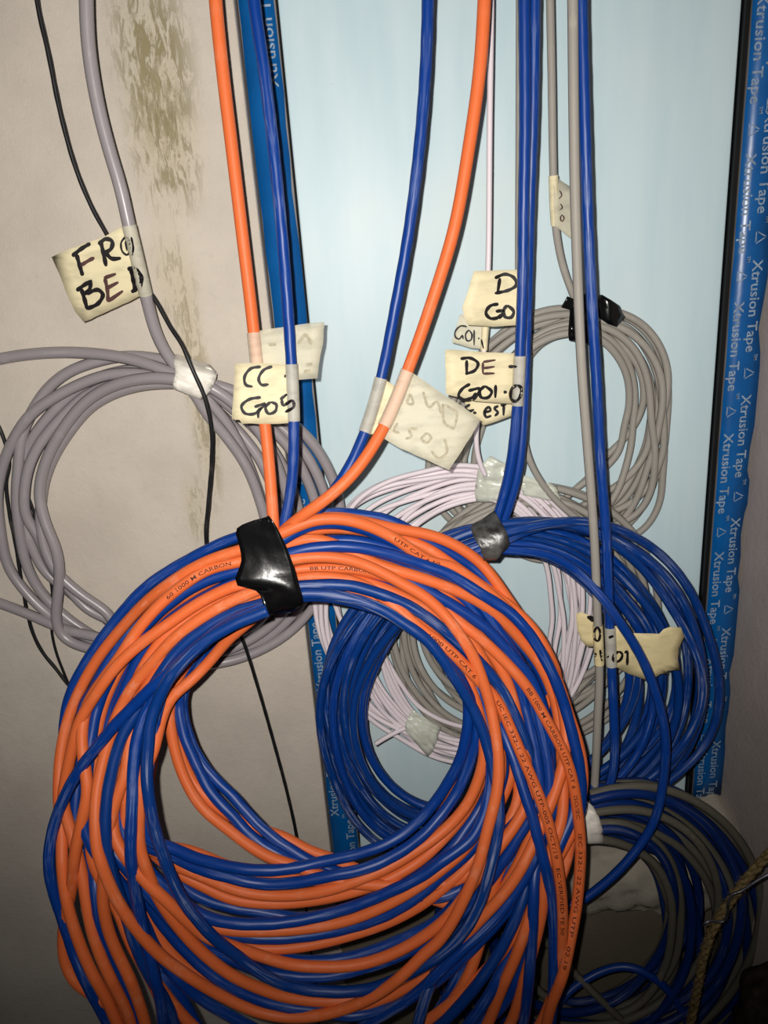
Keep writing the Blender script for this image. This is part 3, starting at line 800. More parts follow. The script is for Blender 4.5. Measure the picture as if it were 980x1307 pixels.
strokes('lettering', Tm([[(640, 305), (615, 322), (635, 340), (660, 330)], [(655, 345), (672, 350)], [(712, 345), (745, 335), (735, 318), (712, 340), (722, 370), (748, 362)], [(785, 312), (762, 325), (782, 345), (765, 365)], [(795, 310), (825, 305)], [(812, 308), (810, 362)]]), fY2, 2.6, M['ink'], bc)

# --- blue and grey coil at the bottom right
bg = thing('cable_coil', 'dim coil of mixed blue and grey cables at bottom right by the mortar', 'cable coil', at(760, 1040, 0.47))
lan = Lanes((755, 1180), [(755, 1002), (820, 994), (880, 1016), (935, 1066), (968, 1130), (972, 1200), (952, 1270), (900, 1330), (800, 1372), (700, 1362), (610, 1325), (565, 1260), (556, 1190), (580, 1115), (640, 1055), (700, 1018)],
            [(755, 1074), (800, 1080), (838, 1105), (852, 1150), (844, 1190), (815, 1235), (760, 1268), (700, 1268), (660, 1240), (640, 1200), (650, 1150), (690, 1105)])
pbg = Pile(lambda x, y: 0.452)
for k in range(30):
    c_ = 'dim_blue' if k % 2 else 'dim_grey'
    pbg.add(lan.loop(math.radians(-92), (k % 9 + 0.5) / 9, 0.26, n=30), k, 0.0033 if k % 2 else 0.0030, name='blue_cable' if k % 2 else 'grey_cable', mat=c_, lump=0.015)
pbg.add([(700, 1300), (725, 1266), (751, 1248), (774, 1237), (800, 1233), (823, 1241), (846, 1257), (866, 1282), (886, 1325)], 40, RB, name='blue_cable', mat='blue')
pbg.add([(690, 1195), (728, 1237), (760, 1270), (800, 1308), (850, 1350)], 41, 0.0028, name='grey_cable', mat='dim_grey')
pbg.settle(); pbg.build(bg, 8)
GR = strand('grey_cable', [(730, -90), (731, 0), (732, 120), (734, 250), (739, 400), (743, 480), (749, 560), (754, 625), (759, 700), (762, 780), (765, 865), (763, 910), (761, 960), (757, 1025), (752, 1060)], [(-90, 0.436), (650, 0.432), (900, 0.430), (1060, 0.425)], 0.00275, 'taupe', bg)
BR_ = strand('blue_cable', [(741, -90), (742, 0), (747, 180), (751, 300), (756, 400), (761, 480), (767, 600), (773, 675), (777, 765), (781, 865), (784, 930), (784, 975), (777, 1007), (765, 1032), (752, 1060)], [(-90, 0.437), (650, 0.434), (900, 0.432), (1060, 0.425)], RB, 'blue', bg, lump=0.02)
drape('white_tape', [(744, 1018), (730, 1035), (722, 1060), (722, 1078)], [(748, 1022), (759, 1032), (768, 1056), (770, 1076)], pbg, M['white_tape'], bg, mn=0.42)
Tr = lambda L: [[(700 + x / 4.9, 760 + y / 4.9) for x, y in s] for s in L]
fY = lambda x, y: 0.4315 + 0.0015 * math.sin((x - 780) / 12)
flag('tape_tag', [(779, 799), (788, 799), (806, 808), (841, 809), (847, 803), (855, 800), (869, 801), (873, 813), (866, 827), (865, 842), (868, 855), (851, 856), (851, 860), (843, 860), (833, 867), (822, 867), (802, 860), (788, 852), (779, 852)], fY, M['masking_aged'], bg)
sleeve(BR_, (779, 799), (781, 851), M['masking_thin'], bg, 1.14)
sf = surf_of(BR_, fY, 1.14)
strokes('lettering', Tr([[(375, 265), (410, 252)], [(368, 380), (374, 388)], [(440, 350), (408, 372), (405, 405), (430, 415), (455, 395), (460, 365), (440, 350)], [(475, 360), (490, 350), (492, 438)]]), sf, 2.6, M['ink'], bg)
fY = lambda x, y: 0.4325 + 0.0005 * (757 - x) * 0.2
flag('tape_tag', [(735, 783), (742, 781), (757, 787), (763, 795), (763, 826), (749, 825), (742, 818), (737, 805)], fY, M['masking_aged'], bg)
sleeve(GR, (762, 797), (764, 848), M['masking_aged'], bg, 1.16)
sf = surf_of(GR, fY, 1.16)
strokes('lettering', Tr([[(242, 130), (276, 165)], [(245, 135), (270, 135), (278, 165)], [(305, 195), (288, 220), (290, 275), (310, 285), (322, 250), (318, 215), (305, 195)], [(295, 360), (290, 385)], [(322, 340), (335, 412)]]), sf, 2.4, M['ink'], bg)

# ================================================================== THE ORANGE AND BLUE COIL IN FRONT
fc = thing('cable_coil', 'large coil of tangled orange and blue cables in front, bound with black tape', 'cable coil', at(345, 720, 0.42))
RF = 0.00345
def base_f(x, y): return float(np.interp(y, [640, 720, 900, 1100, 1250, 1420], [0.437, 0.437, 0.415, 0.372, 0.350, 0.345]))
pf = Pile(base_f)
Louter = np.array([(345, 672), (300, 688), (235, 720), (185, 752), (145, 795), (115, 837), (92, 880), (82, 930), (76, 992), (73, 1060), (72, 1100), (80, 1160), (98, 1220), (125, 1275), (150, 1320)], float)
Linner = np.array([(350, 770), (300, 797), (262, 820), (235, 845), (213, 880), (203, 920), (198, 960), (192, 1000), (190, 1040), (195, 1075), (205, 1100), (212, 1160), (220, 1210), (240, 1260), (262, 1320)], float)
Router = np.array([(352, 680), (400, 664), (457, 658), (505, 667), (560, 684), (615, 720), (650, 765), (690, 815), (712, 868), (733, 930), (742, 1000), (740, 1070), (735, 1140), (720, 1230), (700, 1320)], float)
Rinner = np.array([(355, 765), (395, 760), (440, 765), (500, 785), (545, 815), (575, 850), (597, 890), (607, 930), (610, 970), (608, 1005), (606, 1040), (612, 1070), (620, 1120), (625, 1200), (620, 1320)], float)
def left(t, k1, k0=0): return [tuple(Louter[k] * (1 - t) + Linner[k] * t) for k in range(k0, k1 + 1)]
def right(t, k1, k0=0): return [tuple(Router[k] * (1 - t) + Rinner[k] * t) for k in range(k1, k0 - 1, -1)]
def low(pts): return [((p[0], p[1] + max(0, p[1] - 1300) * 1.3) + tuple(p[2:])) for p in pts]
def O(pts, rank): pts = low(pts); return pf.add(pts, rank, RF, name='orange_cable', mat='orange')
def B(pts, rank, dusty=False): pts = low(pts); return pf.add(pts, rank, RF, name='blue_cable', mat='blue2' if dusty else 'blue', lump=0.022)

# -- the strands that lie on top, followed one by one
sO1 = O([(345, 745), (320, 757), (295, 767), (255, 790), (220, 817), (195, 845), (172, 872), (157, 897), (146, 922), (137, 952, 95), (127, 990), (122, 1025), (122, 1060), (124, 1085), (135, 1118), (152, 1154), (175, 1187), (202, 1217), (235, 1242), (270, 1264), (295, 1277), (325, 1290), (365, 1298), (407, 1296), (450, 1284), (485, 1267), (515, 1244), (543, 1216), (558, 1204), (577, 1177), (597, 1137), (612, 1099), (620, 1067), (627, 1040), (635, 1005), (636, 967), (631, 930), (625, 897), (617, 872), (605, 840), (587, 810), (565, 782), (540, 760), (520, 749), (490, 732), (455, 717), (420, 711), (385, 712), (355, 718)], 78)
sBQ = B([(345, 778), (300, 796), (262, 818), (238, 840), (216, 865), (203, 890), (192, 920), (189, 952), (187, 985), (190, 1020), (197, 1057), (211, 1100), (230, 1144), (252, 1174), (275, 1199), (297, 1216), (325, 1237), (355, 1254), (390, 1263), (425, 1266), (465, 1264), (495, 1255), (520, 1243), (545, 1230), (568, 1215), (592, 1190), (612, 1154), (626, 1107), (634, 1072), (637, 1045), (636, 1015), (627, 972), (615, 930), (597, 892), (580, 865), (562, 837), (540, 812), (520, 799), (495, 782), (460, 767), (420, 759), (390, 757), (358, 764)], 93, True)
sBD = B([(345, 772), (300, 792), (267, 815), (240, 838), (212, 862), (190, 881, 98), (170, 902), (147, 925), (125, 952), (105, 977), (87, 1007), (74, 1037), (66, 1065), (62, 1100), (66, 1130), (73, 1152, 50), (84, 1185), (96, 1222), (112, 1258), (135, 1300), (190, 1345), (320, 1375), (470, 1370), (600, 1355), (690, 1340, 85), (702, 1307), (706, 1262), (707, 1212), (706, 1169), (700, 1122), (690, 1085), (680, 1045), (667, 1005), (655, 967), (642, 935), (628, 905, 40), (600, 868), (568, 830), (530, 792), (490, 772), (440, 757), (390, 752), (355, 757)], 90)
sO2 = O([(345, 690), (305, 703), (270, 714), (235, 732), (190, 765), (155, 802), (125, 840), (102, 880), (87, 917), (78, 957), (75, 992), (75, 1025), (79, 1060), (79, 1100), (85, 1150, 86), (97, 1192), (115, 1237), (137, 1277), (160, 1312), (230, 1355), (350, 1385), (480, 1380), (610, 1360), (685, 1320), (704, 1280), (716, 1252), (721, 1234, 91), (728, 1199), (735, 1162), (739, 1124), (741, 1080), (737, 1035), (731, 997), (722, 967), (710, 942), (695, 915), (682, 892), (670, 873), (640, 840), (610, 812), (582, 791), (555, 766, 55), (520, 745), (480, 732), (450, 726), (410, 725), (375, 727), (355, 732)], 84)
sO5 = O([(345, 740), (305, 746), (280, 756), (250, 772), (210, 800), (175, 825), (147, 852), (125, 882), (101, 922), (91, 960), (84, 992), (80, 1022), (90, 1060, 70), (104, 1112), (110, 1150), (117, 1187), (130, 1225), (145, 1257), (163, 1294), (195, 1340), (320, 1372), (450, 1365), (590, 1345), (680, 1310), (708, 1262), (716, 1222, 89), (718, 1187), (717, 1149), (712, 1107), (705, 1070), (693, 1030), (680, 997), (665, 962), (648, 922), (634, 893, 60), (605, 863), (587, 843), (565, 823), (538, 804), (505, 775), (460, 745), (415, 736), (380, 738), (355, 742)], 86)
sB1 = B([(345, 676), (300, 686), (235, 717), (185, 750), (145, 795), (115, 837), (93, 877, 30), (83, 915), (82, 960), (86, 1000), (92, 1060), (110, 1090), (119, 1110, 48), (122, 1140), (127, 1176), (137, 1212), (151, 1247), (166, 1276), (185, 1310), (240, 1350), (360, 1365), (500, 1350), (620, 1330), (664, 1308, 82), (671, 1284), (677, 1224), (680, 1174), (682, 1124), (686, 1098, 30), (712, 1075), (736, 1048), (742, 1022, 88), (739, 975), (731, 940), (718, 893), (706, 862), (692, 835), (675, 808), (650, 781), (612, 757), (575, 734), (540, 721), (500, 708), (450, 698), (402, 699), (370, 706), (352, 712)], 74)
sO3 = O([(345, 708), (305, 717), (265, 727), (212, 764), (177, 802), (152, 840), (130, 870), (112, 898), (104, 940), (110, 990), (112, 1010, 72), (105, 1045), (97, 1080), (93, 1112), (91, 1138), (84, 1166, 48), (80, 1202), (84, 1232), (97, 1255), (115, 1267), (150, 1290), (230, 1335), (380, 1352), (520, 1330), (610, 1325), (650, 1304, 68), (667, 1257), (682, 1205), (692, 1160), (694, 1130), (705, 1080), (716, 1050), (719, 1010), (716, 960), (712, 910), (700, 870, 76), (685, 842), (665, 817), (640, 790), (610, 767), (565, 747), (520, 732), (485, 722), (440, 700, 60), (395, 687), (365, 697), (350, 702)], 76)
sB4 = B([(345, 722), (305, 728), (280, 735), (250, 747), (210, 775), (180, 805), (157, 837), (130, 870, 30), (108, 895), (102, 950), (105, 985), (97, 1025), (106, 1060), (120, 1100, 46), (128, 1150), (145, 1200), (160, 1250), (190, 1310), (260, 1342), (400, 1345), (540, 1320), (640, 1285), (667, 1222), (690, 1160), (705, 1100), (730, 1040), (738, 975), (731, 940), (712, 880), (692, 835), (660, 795), (627, 748, 64), (605, 725), (577, 707), (540, 688), (500, 665), (457, 657), (420, 655), (385, 670), (352, 690)], 64)
sO6 = O([(345, 752), (300, 770), (255, 798), (225, 825), (202, 857), (184, 882), (170, 920), (163, 960), (161, 985), (150, 1015), (141, 1047), (136, 1080), (132, 1120), (131, 1150), (138, 1187), (150, 1217), (167, 1252), (183, 1297), (210, 1335), (330, 1360), (460, 1350), (570, 1335), (620, 1305, 82), (640, 1262), (657, 1224), (672, 1182), (684, 1140, 30), (690, 1090), (704, 1030), (705, 990), (702, 955), (690, 915), (712, 868, 79), (702, 840), (687, 812), (665, 786), (640, 765), (615, 748), (580, 723), (540, 697), (500, 685), (450, 675), (400, 676), (352, 694)], 58)
sBR = B([(345, 768), (295, 783), (262, 802), (235, 822), (215, 845), (195, 877), (172, 912), (157, 937), (147, 967), (140, 997), (135, 1035), (136, 1085), (148, 1130), (160, 1165), (172, 1205), (188, 1240), (215, 1285), (250, 1330), (370, 1350), (500, 1325), (580, 1290), (628, 1230), (655, 1180), (672, 1130, 30), (680, 1070), (688, 1030), (688, 1000), (682, 978, 83), (672, 950), (660, 920), (647, 892), (635, 872), (612, 845), (590, 825), (555, 795), (520, 772), (485, 758), (445, 747), (385, 748), (355, 752)], 72, True)
sBP = B([(345, 774), (295, 792), (250, 826), (220, 852), (202, 880), (190, 902, 88), (180, 924), (173, 952), (170, 985), (169, 1022), (167, 1060), (167, 1097), (173, 1137), (180, 1175), (189, 1212), (197, 1247), (205, 1277), (212, 1312), (260, 1350), (380, 1360), (500, 1340), (595, 1305), (640, 1240, 30), (665, 1180), (688, 1100), (700, 1030), (702, 960, 70), (692, 900), (675, 862), (652, 835), (627, 807), (590, 780), (560, 762), (530, 745), (490, 728), (440, 712), (390, 705), (352, 710)], 80)

sO8 = O([(345, 770), (310, 800), (293, 814), (265, 847), (240, 872), (222, 886), (211, 903), (202, 932), (196, 958), (182, 990), (178, 1025), (178, 1082), (186, 1107), (201, 1144), (221, 1174), (246, 1204), (271, 1227), (296, 1245), (325, 1259), (360, 1271), (400, 1277), (435, 1277), (470, 1270), (520, 1245), (570, 1215), (617, 1169, 77), (640, 1144), (660, 1117), (675, 1089), (690, 1050), (700, 1000), (690, 950), (670, 910), (650, 870), (642, 757, 79), (632, 741), (615, 720), (585, 698), (550, 683), (505, 675), (465, 666), (425, 660), (385, 668), (352, 688)][:40] if False else
        [(345, 770), (310, 800), (293, 814), (265, 847), (240, 872), (222, 886), (211, 903), (202, 932), (196, 958), (182, 990), (178, 1025), (178, 1082), (186, 1107), (201, 1144), (221, 1174), (246, 1204), (271, 1227), (296, 1245), (325, 1259), (360, 1271), (400, 1277), (435, 1277), (470, 1270), (520, 1245), (570, 1215), (617, 1169, 77), (640, 1144), (660, 1117), (675, 1089), (692, 1050), (712, 1000), (722, 950), (715, 890), (700, 850), (672, 800), (645, 760, 82), (632, 741), (615, 720), (585, 698), (550, 683), (505, 675), (465, 666), (425, 660), (385, 668), (352, 688)], 52)
# outermost right strand (orange) and its companions
sO9 = O(left(0.35, 10) + [(150, 1160), (170, 1210), (205, 1262), (260, 1310), (350, 1335), (470, 1320), (570, 1285), (640, 1215), (690, 1130), (730, 1060), (744, 1000, 85), (742, 968), (736, 942), (725, 910), (711, 868), (690, 830), (655, 785), (610, 745), (570, 720, 84), (555, 720), (530, 705), (505, 688), (475, 673), (440, 663), (400, 664), (352, 684)], 44)
sB9 = B(left(0.45, 10) + [(158, 1160), (182, 1134), (195, 1162), (217, 1192), (246, 1223), (271, 1245), (296, 1260), (325, 1274), (365, 1285), (407, 1290), (450, 1297), (495, 1286), (525, 1273), (552, 1256), (580, 1233), (610, 1203), (640, 1171), (665, 1137), (682, 1105), (700, 1050), (720, 990), (712, 920), (690, 860), (650, 805), (600, 760), (540, 718), (517, 702, 83), (485, 683), (450, 671), (420, 667), (390, 672), (352, 694)], 40)
# -- the nest of strands crossing the bottom of the coil
def nest(kind, tl, pts, tr, rank, kr=11, rank_r=None, kl=9):
    p = left(tl, kl) + pts + right(tr, kr)
    (O if kind == 'o' else B)(p, rank)
nest('b', 0.95, [(215, 1080), (240, 1092), (295, 1107), (332, 1111), (375, 1108), (415, 1099), (460, 1089), (500, 1074), (530, 1052), (552, 1028), (574, 995), (590, 962)], 1.0, 49, 6)
nest('b', 0.85, [(220, 1092), (255, 1109), (295, 1120), (330, 1128), (375, 1127), (420, 1118), (465, 1109), (505, 1091), (540, 1066), (567, 1035), (590, 998)], 0.98, 47, 7)
nest('o', 0.75, [(192, 1083), (225, 1105), (255, 1117), (295, 1134), (325, 1141), (370, 1143), (415, 1137), (455, 1124), (495, 1107), (540, 1080), (572, 1055), (600, 1020)], 0.92, 46, 8)
nest('o', 0.9, [(225, 1112), (262, 1132), (295, 1147), (345, 1153), (400, 1149), (455, 1137), (500, 1120), (540, 1095), (568, 1068), (598, 1030)], 0.85, 42, 8)
nest('o', 0.98, [(240, 1085), (310, 1112), (380, 1122), (430, 1122), (475, 1112), (507, 1097), (540, 1067), (565, 1037), (588, 997)], 0.97, 36, 7)
nest('b', 0.8, [(205, 1098), (245, 1140), (295, 1158), (335, 1164), (380, 1172), (430, 1166), (480, 1148), (530, 1120), (570, 1090), (600, 1050)], 0.8, 30, 9)
nest('b', 0.7, [(200, 1122), (225, 1146), (262, 1170), (295, 1178), (345, 1179), (390, 1173), (445, 1159), (495, 1139), (540, 1117), (568, 1096), (598, 1075), (614, 1050)], 0.85, 45, 9)
nest('o', 0.65, [(198, 1130), (230, 1164), (268, 1182), (295, 1187), (345, 1188), (395, 1184), (445, 1174), (495, 1154), (540, 1127), (565, 1108), (592, 1085), (612, 1055)], 0.75, 43, 9)
nest('b', 0.6, [(195, 1135), (228, 1172), (262, 1188), (297, 1194), (345, 1198), (395, 1194), (445, 1184), (495, 1167), (540, 1139), (567, 1114), (596, 1090), (616, 1060)], 0.72, 41, 9)
nest('o', 0.55, [(190, 1130), (222, 1172), (262, 1196), (300, 1206), (340, 1211), (390, 1207), (445, 1194), (495, 1177), (540, 1153), (570, 1129), (598, 1103), (620, 1060)], 0.62, 39, 9)
nest('o', 0.6, [(188, 1127), (210, 1147), (235, 1172), (262, 1195), (297, 1208), (330, 1219), (370, 1231), (407, 1234), (445, 1233), (475, 1227), (520, 1208), (570, 1172), (615, 1110)], 0.5, 56, 10)
nest('b', 0.5, [(185, 1130), (212, 1165), (245, 1195), (300, 1215), (365, 1225), (420, 1226), (465, 1217), (505, 1202), (542, 1185), (567, 1168), (600, 1130), (640, 1070)], 0.45, 38, 10)
nest('b', 0.5, [(180, 1130), (225, 1182), (250, 1205), (290, 1222), (330, 1238), (375, 1246), (420, 1246), (470, 1234), (505, 1222), (542, 1203), (575, 1180), (620, 1130), (660, 1070)], 0.4, 51, 10)
nest('o', 0.4, [(175, 1140), (190, 1172), (210, 1207), (235, 1234), (260, 1252), (300, 1272), (370, 1292), (440, 1290), (520, 1260), (590, 1205), (640, 1140), (672, 1080)], 0.35, 37, 10)
nest('b', 0.3, [(170, 1150), (205, 1222), (240, 1262), (300, 1300), (400, 1318), (480, 1300), (532, 1268), (566, 1235), (600, 1203), (632, 1172), (657, 1140), (680, 1100)], 0.3, 54, 10)
nest('o', 0.3, [(160, 1150), (172, 1205), (200, 1265), (250, 1330), (380, 1350), (500, 1330), (560, 1300), (600, 1240), (632, 1124), (645, 1092), (660, 1066)], 0.45, 35, 9)
nest('b', 0.2, [(150, 1160), (182, 1222), (225, 1264), (262, 1312), (330, 1350), (450, 1350), (560, 1290), (610, 1190), (650, 1107), (676, 1076)], 0.3, 34, 9)
# -- four strands that hang deeper inside the coil
def deep(kind, pts, rank): (O if kind == 'o' else B)(pts, rank)
deep('b', [(345, 760), (300, 790), (262, 830), (238, 870), (232, 895), (236, 925), (248, 958), (268, 988), (297, 1016), (322, 1045), (347, 1068), (372, 1085), (400, 1101), (440, 1116), (500, 1130), (580, 1135)] + right(0.55, 10), 3)
deep('b', [(345, 755), (300, 785), (258, 826), (232, 868), (228, 900), (235, 940), (248, 970), (270, 1013), (296, 1040), (322, 1069), (351, 1088), (380, 1103), (430, 1122), (500, 1140), (580, 1140)] + right(0.5, 10), 4)
deep('o', [(345, 750), (295, 790), (250, 830), (225, 870), (216, 905), (218, 930), (223, 957), (236, 995), (258, 1031), (296, 1062), (312, 1075), (341, 1093), (372, 1104), (430, 1124), (502, 1130), (590, 1120)] + right(0.6, 10), 5)
deep('o', [(345, 745), (295, 785), (250, 826), (228, 868), (222, 905), (228, 950), (243, 993), (268, 1022), (300, 1045), (335, 1060), (362, 1068), (392, 1085), (424, 1096), (480, 1120), (560, 1150), (620, 1166), (655, 1164), (680, 1161), (705, 1140), (725, 1090)] + right(0.1, 10), 2)
pf.settle(squash=0.62, sig=9)
pf.build(fc, 10)
for it in pf.items: it['obj_parent'] = it['obj']; it['obj_base'] = fc['_base']
# the four cables that lead up from it
OL = strand('orange_cable', [(270, -90), (275, 0), (284, 90), (296, 190), (308, 290), (320, 390), (330, 480), (338, 540), (344, 600), (347, 640), (349, 672), (350, 700)], [(-90, 0.440), (440, 0.432), (640, 0.410), (700, 0.402)], RF, 'orange', fc, 10)
BL = strand('blue_cable', [(317, -90), (324, 0), (337, 90), (349, 190), (359, 290), (367, 390), (372, 470), (375, 550), (373, 610), (367, 650), (358, 690)], [(-90, 0.436), (440, 0.424), (640, 0.414), (690, 0.410)], RF * 0.92, 'blue', fc, 10, 0.022)
BRt = strand('blue_cable', [(547, -90), (546, 0), (543, 90), (535, 190), (521, 300), (503, 400), (487, 480), (468, 545), (448, 592), (425, 628), (400, 656), (375, 682), (352, 703)], [(-90, 0.440), (500, 0.430), (600, 0.414), (670, 0.402), (690, 0.412), (703, 0.42)], RF * 0.92, 'blue', fc, 10, 0.022)
ORt = strand('orange_cable', [(621, -90), (618, 0), (612, 90), (598, 190), (580, 290), (553, 380), (522, 468), (490, 545), (455, 600), (420, 634), (385, 659), (360, 679), (342, 700)], [(-90, 0.436), (500, 0.421), (600, 0.404), (655, 0.396), (678, 0.404), (700, 0.42)], RF, 'orange', fc, 10)
for st in (OL, BL, BRt, ORt): st['obj_parent'] = st['obj']; st['obj_base'] = fc['_base']
bt = strand('blue_cable', [(600, 1170), (578, 1205), (554, 1245), (541, 1278), (526, 1335)], [(1170, 0.372), (1215, 0.358), (1250, 0.338), (1330, 0.325)], RF, 'blue2', fc, 8, 0.022)
drape('black_tape', [(340, 660), (318, 666), (301, 676), (305, 695), (308, 715), (300, 745), (315, 750), (330, 756), (336, 772), (341, 784)], [(343, 658), (350, 668), (358, 682), (366, 700), (372, 715), (377, 730), (382, 748), (387, 768), (380, 776), (372, 782)], pf, M['black_tape'], fc, rows=22, cols=12, mn=0.400, wr=0.00008, lift=0.0035, smooth=4.5)

# print on the orange sheaths
print_on(sO5, (634, 893), (717, 1188), 'UC IEC 332-1 22 AWG UTP-005 OCT/19   EC VERIFIED TE 50', 0.0022, fc)
print_on(sO2, (673, 876), (738, 1040), 'BB 1000 M CARBON UTP CAT 6   ISO/IEC', 0.0022, fc)
print_on(sO2, (740, 1060), (721, 1232), 'IEC 332-1 22 AWG UTP   02.19', 0.0022, fc)
print_on(sO5, (545, 809), (604, 861), '1000 UTP CAT 6', 0.0022, fc)
print_on(sO3, (215, 762), (298, 719), '60 1000 M CARBON', 0.0022, fc)
print_on(sO9, (500, 686), (557, 722), 'UTP CAT 6 50', 0.0020, fc)
print_on(sO2, (395, 726), (470, 729), 'BB UTP CARBON', 0.0020, fc)

# tags on the four leads
Tc = lambda L: [[(280 + x / 4, 400 + y / 4) for x, y in s] for s in L]
fYa = lambda x, y: np.interp(y, OL['P'][:, 1], OL['Y']) - 0.0006 + 0.0001 * max(0, x - 380)
flag('tape_tag', [(317, 425), (340, 420), (365, 417), (390, 413), (414, 411), (412, 440), (407, 465), (405, 483), (380, 485), (322, 488), (319, 460)], fYa, M['masking_thin'], fc)
sleeve(OL, (324, 424), (331, 487), M['masking_thin'], fc, 1.12)
strokes('lettering', Tc([[(250, 158), (290, 158)], [(400, 160), (440, 110), (470, 160)], [(440, 265), (475, 255)], [(430, 300), (465, 290)]]), fYa, 3.4, M['faint'], fc, -0.0003)
fYb = lambda x, y: np.interp(y, BL['P'][:, 1], BL['Y']) - 0.0012
flag('tape_tag', [(300, 464), (330, 463), (355, 465), (374, 466), (376, 540), (340, 541), (309, 541), (306, 536), (296, 535), (298, 500)], fYb, M['masking'], fc)
sleeve(BL, (372, 465), (375, 539), M['masking_thin'], fc, 1.14)
sf = surf_of(BL, fYb, 1.14)
strokes('lettering', Tc([[(212, 272), (160, 282), (128, 325), (135, 365), (170, 374)], [(270, 270), (225, 290), (200, 335), (215, 365), (252, 362)], [(330, 320), (340, 321)],
                         [(212, 428), (150, 440), (112, 475), (130, 510), (180, 512), (215, 480)], [(178, 478), (235, 462), (200, 500), (198, 535)], [(260, 452), (235, 480), (250, 512), (285, 500), (290, 465), (260, 452)],
                         [(310, 440), (345, 412)], [(318, 440), (325, 470), (372, 445), (380, 475), (335, 505)]]), sf, 2.9, M['ink'], fc)
fYo = lambda x, y: np.interp(y, ORt['P'][:, 1], ORt['Y']) + 0.0006
flag('tape_tag', [(525, 475), (540, 485), (566, 503), (592, 520), (613, 536), (595, 566), (573, 600), (540, 585), (510, 572), (487, 558), (492, 545), (505, 508)], fYo, M['masking_thin'], fc)
sleeve(ORt, (520, 474), (490, 545), M['masking_thin'], fc, 1.10)
strokes('lettering', Tm([[(500, 300), (510, 400), (560, 430)], [(510, 305), (570, 350), (560, 425)], [(400, 240), (430, 320), (470, 290), (490, 350)], [(330, 250), (350, 300), (320, 300), (330, 250)],
                         [(510, 480), (520, 550), (480, 580), (440, 540)], [(420, 450), (390, 480), (420, 500), (440, 470), (420, 450)], [(370, 430), (330, 430), (340, 470), (310, 480)], [(270, 400), (250, 440), (280, 450)]]), fYo, 2.6, M['faint'], fc, -0.0003)
fYp = lambda x, y: np.interp(y, BRt['P'][:, 1], BRt['Y']) + 0.0004
flag('tape_tag', [(487, 482), (497, 488), (510, 497), (500, 530), (488, 556), (466, 553), (476, 520)], fYp, M['masking'], fc)
sleeve(BRt, (486, 483), (466, 551), M['masking_thin'], fc, 1.14)

# ================================================================== LOOSE WIRES AND ROPE
def wire(name, pts, Yf, r, mat, label, cat='wire', sides=8, lump=0.0):
    p0 = at(pts[len(pts) // 2][0], pts[len(pts) // 2][1], 0.49)
    P = catmull([p[:2] for p in pts], 4.5)
    a = np.array(Yf, float); Y = gsmooth(np.interp(P[:, 1], a[:, 0], a[:, 1]), 6)
    C = ats(P, Y)
    V = C
    t = {'_base': [0, 0, 0]}
    n = len(C)
    o = tube(name, C, r, M[mat], None, sides, lump=lump)
    tagit(o, label, cat)
    return o
wire('black_wire', [(40, -90), (47, 0), (62, 70), (76, 140), (95, 210), (115, 260), (135, 297), (165, 345), (195, 378), (216, 415), (232, 440), (245, 470), (262, 510), (270, 550), (270, 590), (266, 640), (263, 690), (275, 740), (308, 812), (330, 880), (350, 950), (366, 1010), (379, 1070), (391, 1162), (397, 1217), (402, 1255), (408, 1320)],
     [(-90, 0.478), (300, 0.478), (420, 0.468), (450, 0.461), (510, 0.461), (600, 0.468), (700, 0.470), (900, 0.492), (1320, 0.492)], 0.0013, 'black', 'long thin black wire hanging behind the marked tape tag', 'wire', 7, 0.05)
wire('black_wire', [(-30, 500), (0, 548), (12, 592), (8, 615), (12, 655), (20, 695), (28, 745), (35, 782), (42, 808), (54, 832), (70, 852), (88, 875), (110, 900), (130, 940)],
     [(500, 0.496), (590, 0.4975), (940, 0.4975)], 0.0013, 'black', 'black wire at the left edge passing under the grey coil', 'wire', 7, 0.05)
wire('black_wire', [(30, 620), (42, 650), (52, 700), (66, 750), (66, 805), (71, 830), (80, 855), (93, 884), (125, 930)], [(600, 0.4985), (940, 0.4955)], 0.0010, 'black', 'short thinner black wire under the grey coil, right of the other', 'wire', 7)

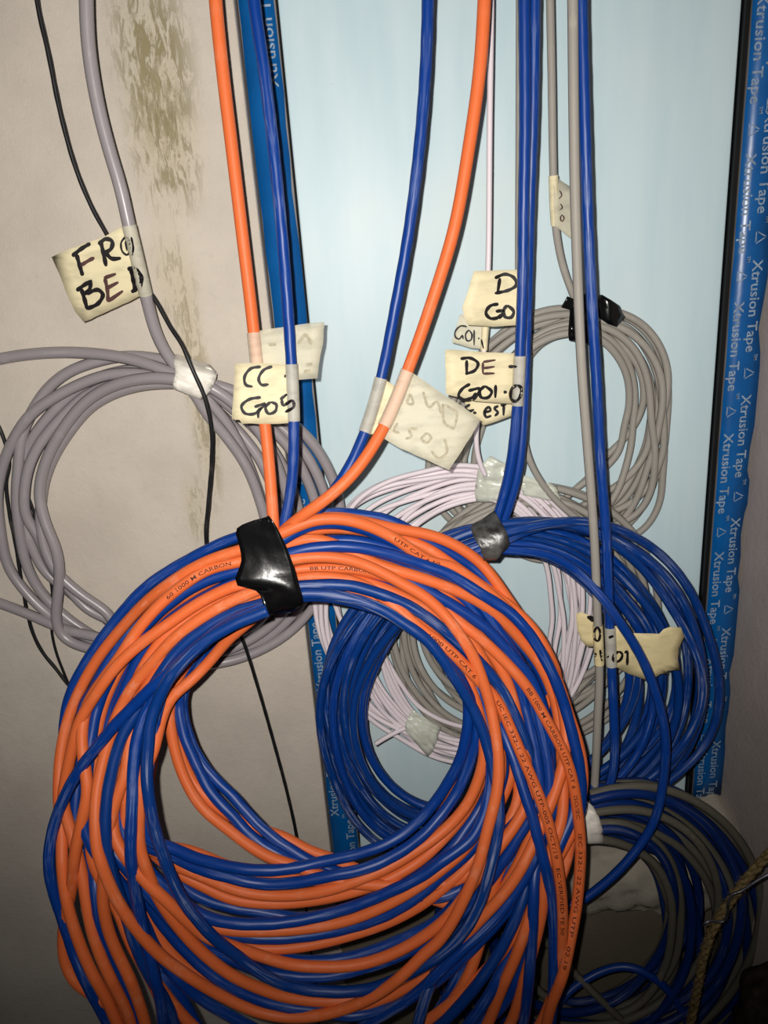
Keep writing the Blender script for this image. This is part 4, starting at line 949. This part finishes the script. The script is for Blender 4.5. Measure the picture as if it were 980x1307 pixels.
rp = [(1020, 1045), (985, 1085), (950, 1125), (920, 1168), (906, 1195), (897, 1225), (890, 1260), (882, 1300), (872, 1345)]
rt = thing('jute_rope', 'frayed twisted jute rope hanging at the bottom right corner', 'rope', at(897, 1225, 0.40))
P = catmull(rp, 3.0); Y = np.interp(P[:, 1], [1040, 1345], [0.385, 0.375]); C = ats(P, Y)
T = np.gradient(C, axis=0); T /= np.linalg.norm(T, axis=1)[:, None]
Vw = CAM - C; Nn = Vw - (Vw * T).sum(1)[:, None] * T; Nn /= np.linalg.norm(Nn, axis=1)[:, None]; Bn = np.cross(T, Nn)
s = np.concatenate([[0], np.cumsum(np.linalg.norm(np.diff(C, axis=0), axis=1))])
for k in range(3):
    a = s / 0.020 * 2 * math.pi + k * 2.094
    tube('rope_strand', C + 0.0014 * (np.cos(a)[:, None] * Nn + np.sin(a)[:, None] * Bn), 0.0017 * (1 + 0.15 * np.sin(s * 900 + k)), M['jute'], rt, 7)
V, Fc = [], []
for k in range(520):                                               # loose fibres
    i = random.randrange(len(C) - 1); th = random.uniform(0, 6.28)
    d = math.cos(th) * Nn[i] + math.sin(th) * Bn[i]; p = C[i] + d * 0.0024
    q = p + d * random.uniform(0.0006, 0.004) + T[i] * random.uniform(-0.006, 0.006)
    w = np.cross(q - p, CAM - p); w = w / (np.linalg.norm(w) + 1e-12) * 0.00012
    n = len(V); V += [p - w, p + w, q]; Fc.append((n, n + 1, n + 2))
o = link('fibres', V, Fc, M['jute'], rt); o['kind'] = 'stuff'
wire('tie_wire', [(897, 1181), (903, 1176), (912, 1176), (922, 1177), (928, 1168), (929, 1152), (934, 1142), (945, 1138), (960, 1128), (975, 1119), (990, 1112)], [(1100, 0.370), (1185, 0.372)], 0.0009, 'steel', 'dull tie wire looped round the jute rope', 'wire', 7)

# dark brown rough lump in the bottom-right corner
def corner_lump():
    bm = bmesh.new(); bmesh.ops.create_icosphere(bm, subdivisions=4, radius=1.0)
    for v in bm.verts:
        n = v.co.copy()
        k = 1 + 0.16 * math.sin(n.x * 3 + 1) * math.sin(n.y * 3) + 0.07 * math.sin(n.z * 6 + n.x * 4) + 0.03 * math.sin(n.y * 13 + n.z * 9)
        v.co = Vector((n.x * 0.030 * k, n.y * 0.030 * k, n.z * 0.045 * k))
    me = bpy.data.meshes.new('dark_lump'); bm.to_mesh(me); bm.free(); me.materials.append(M['debris'])
    me.polygons.foreach_set('use_smooth', [True] * len(me.polygons))
    o = bpy.data.objects.new('dark_lump', me); COL.objects.link(o); o.location = at(985, 1310, 0.40)
    tagit(o, 'dark brown rough lump in the bottom right corner under the rope', 'debris')
corner_lump()

for o in list(bpy.data.objects):
    if '_base' in o.keys(): del o['_base']
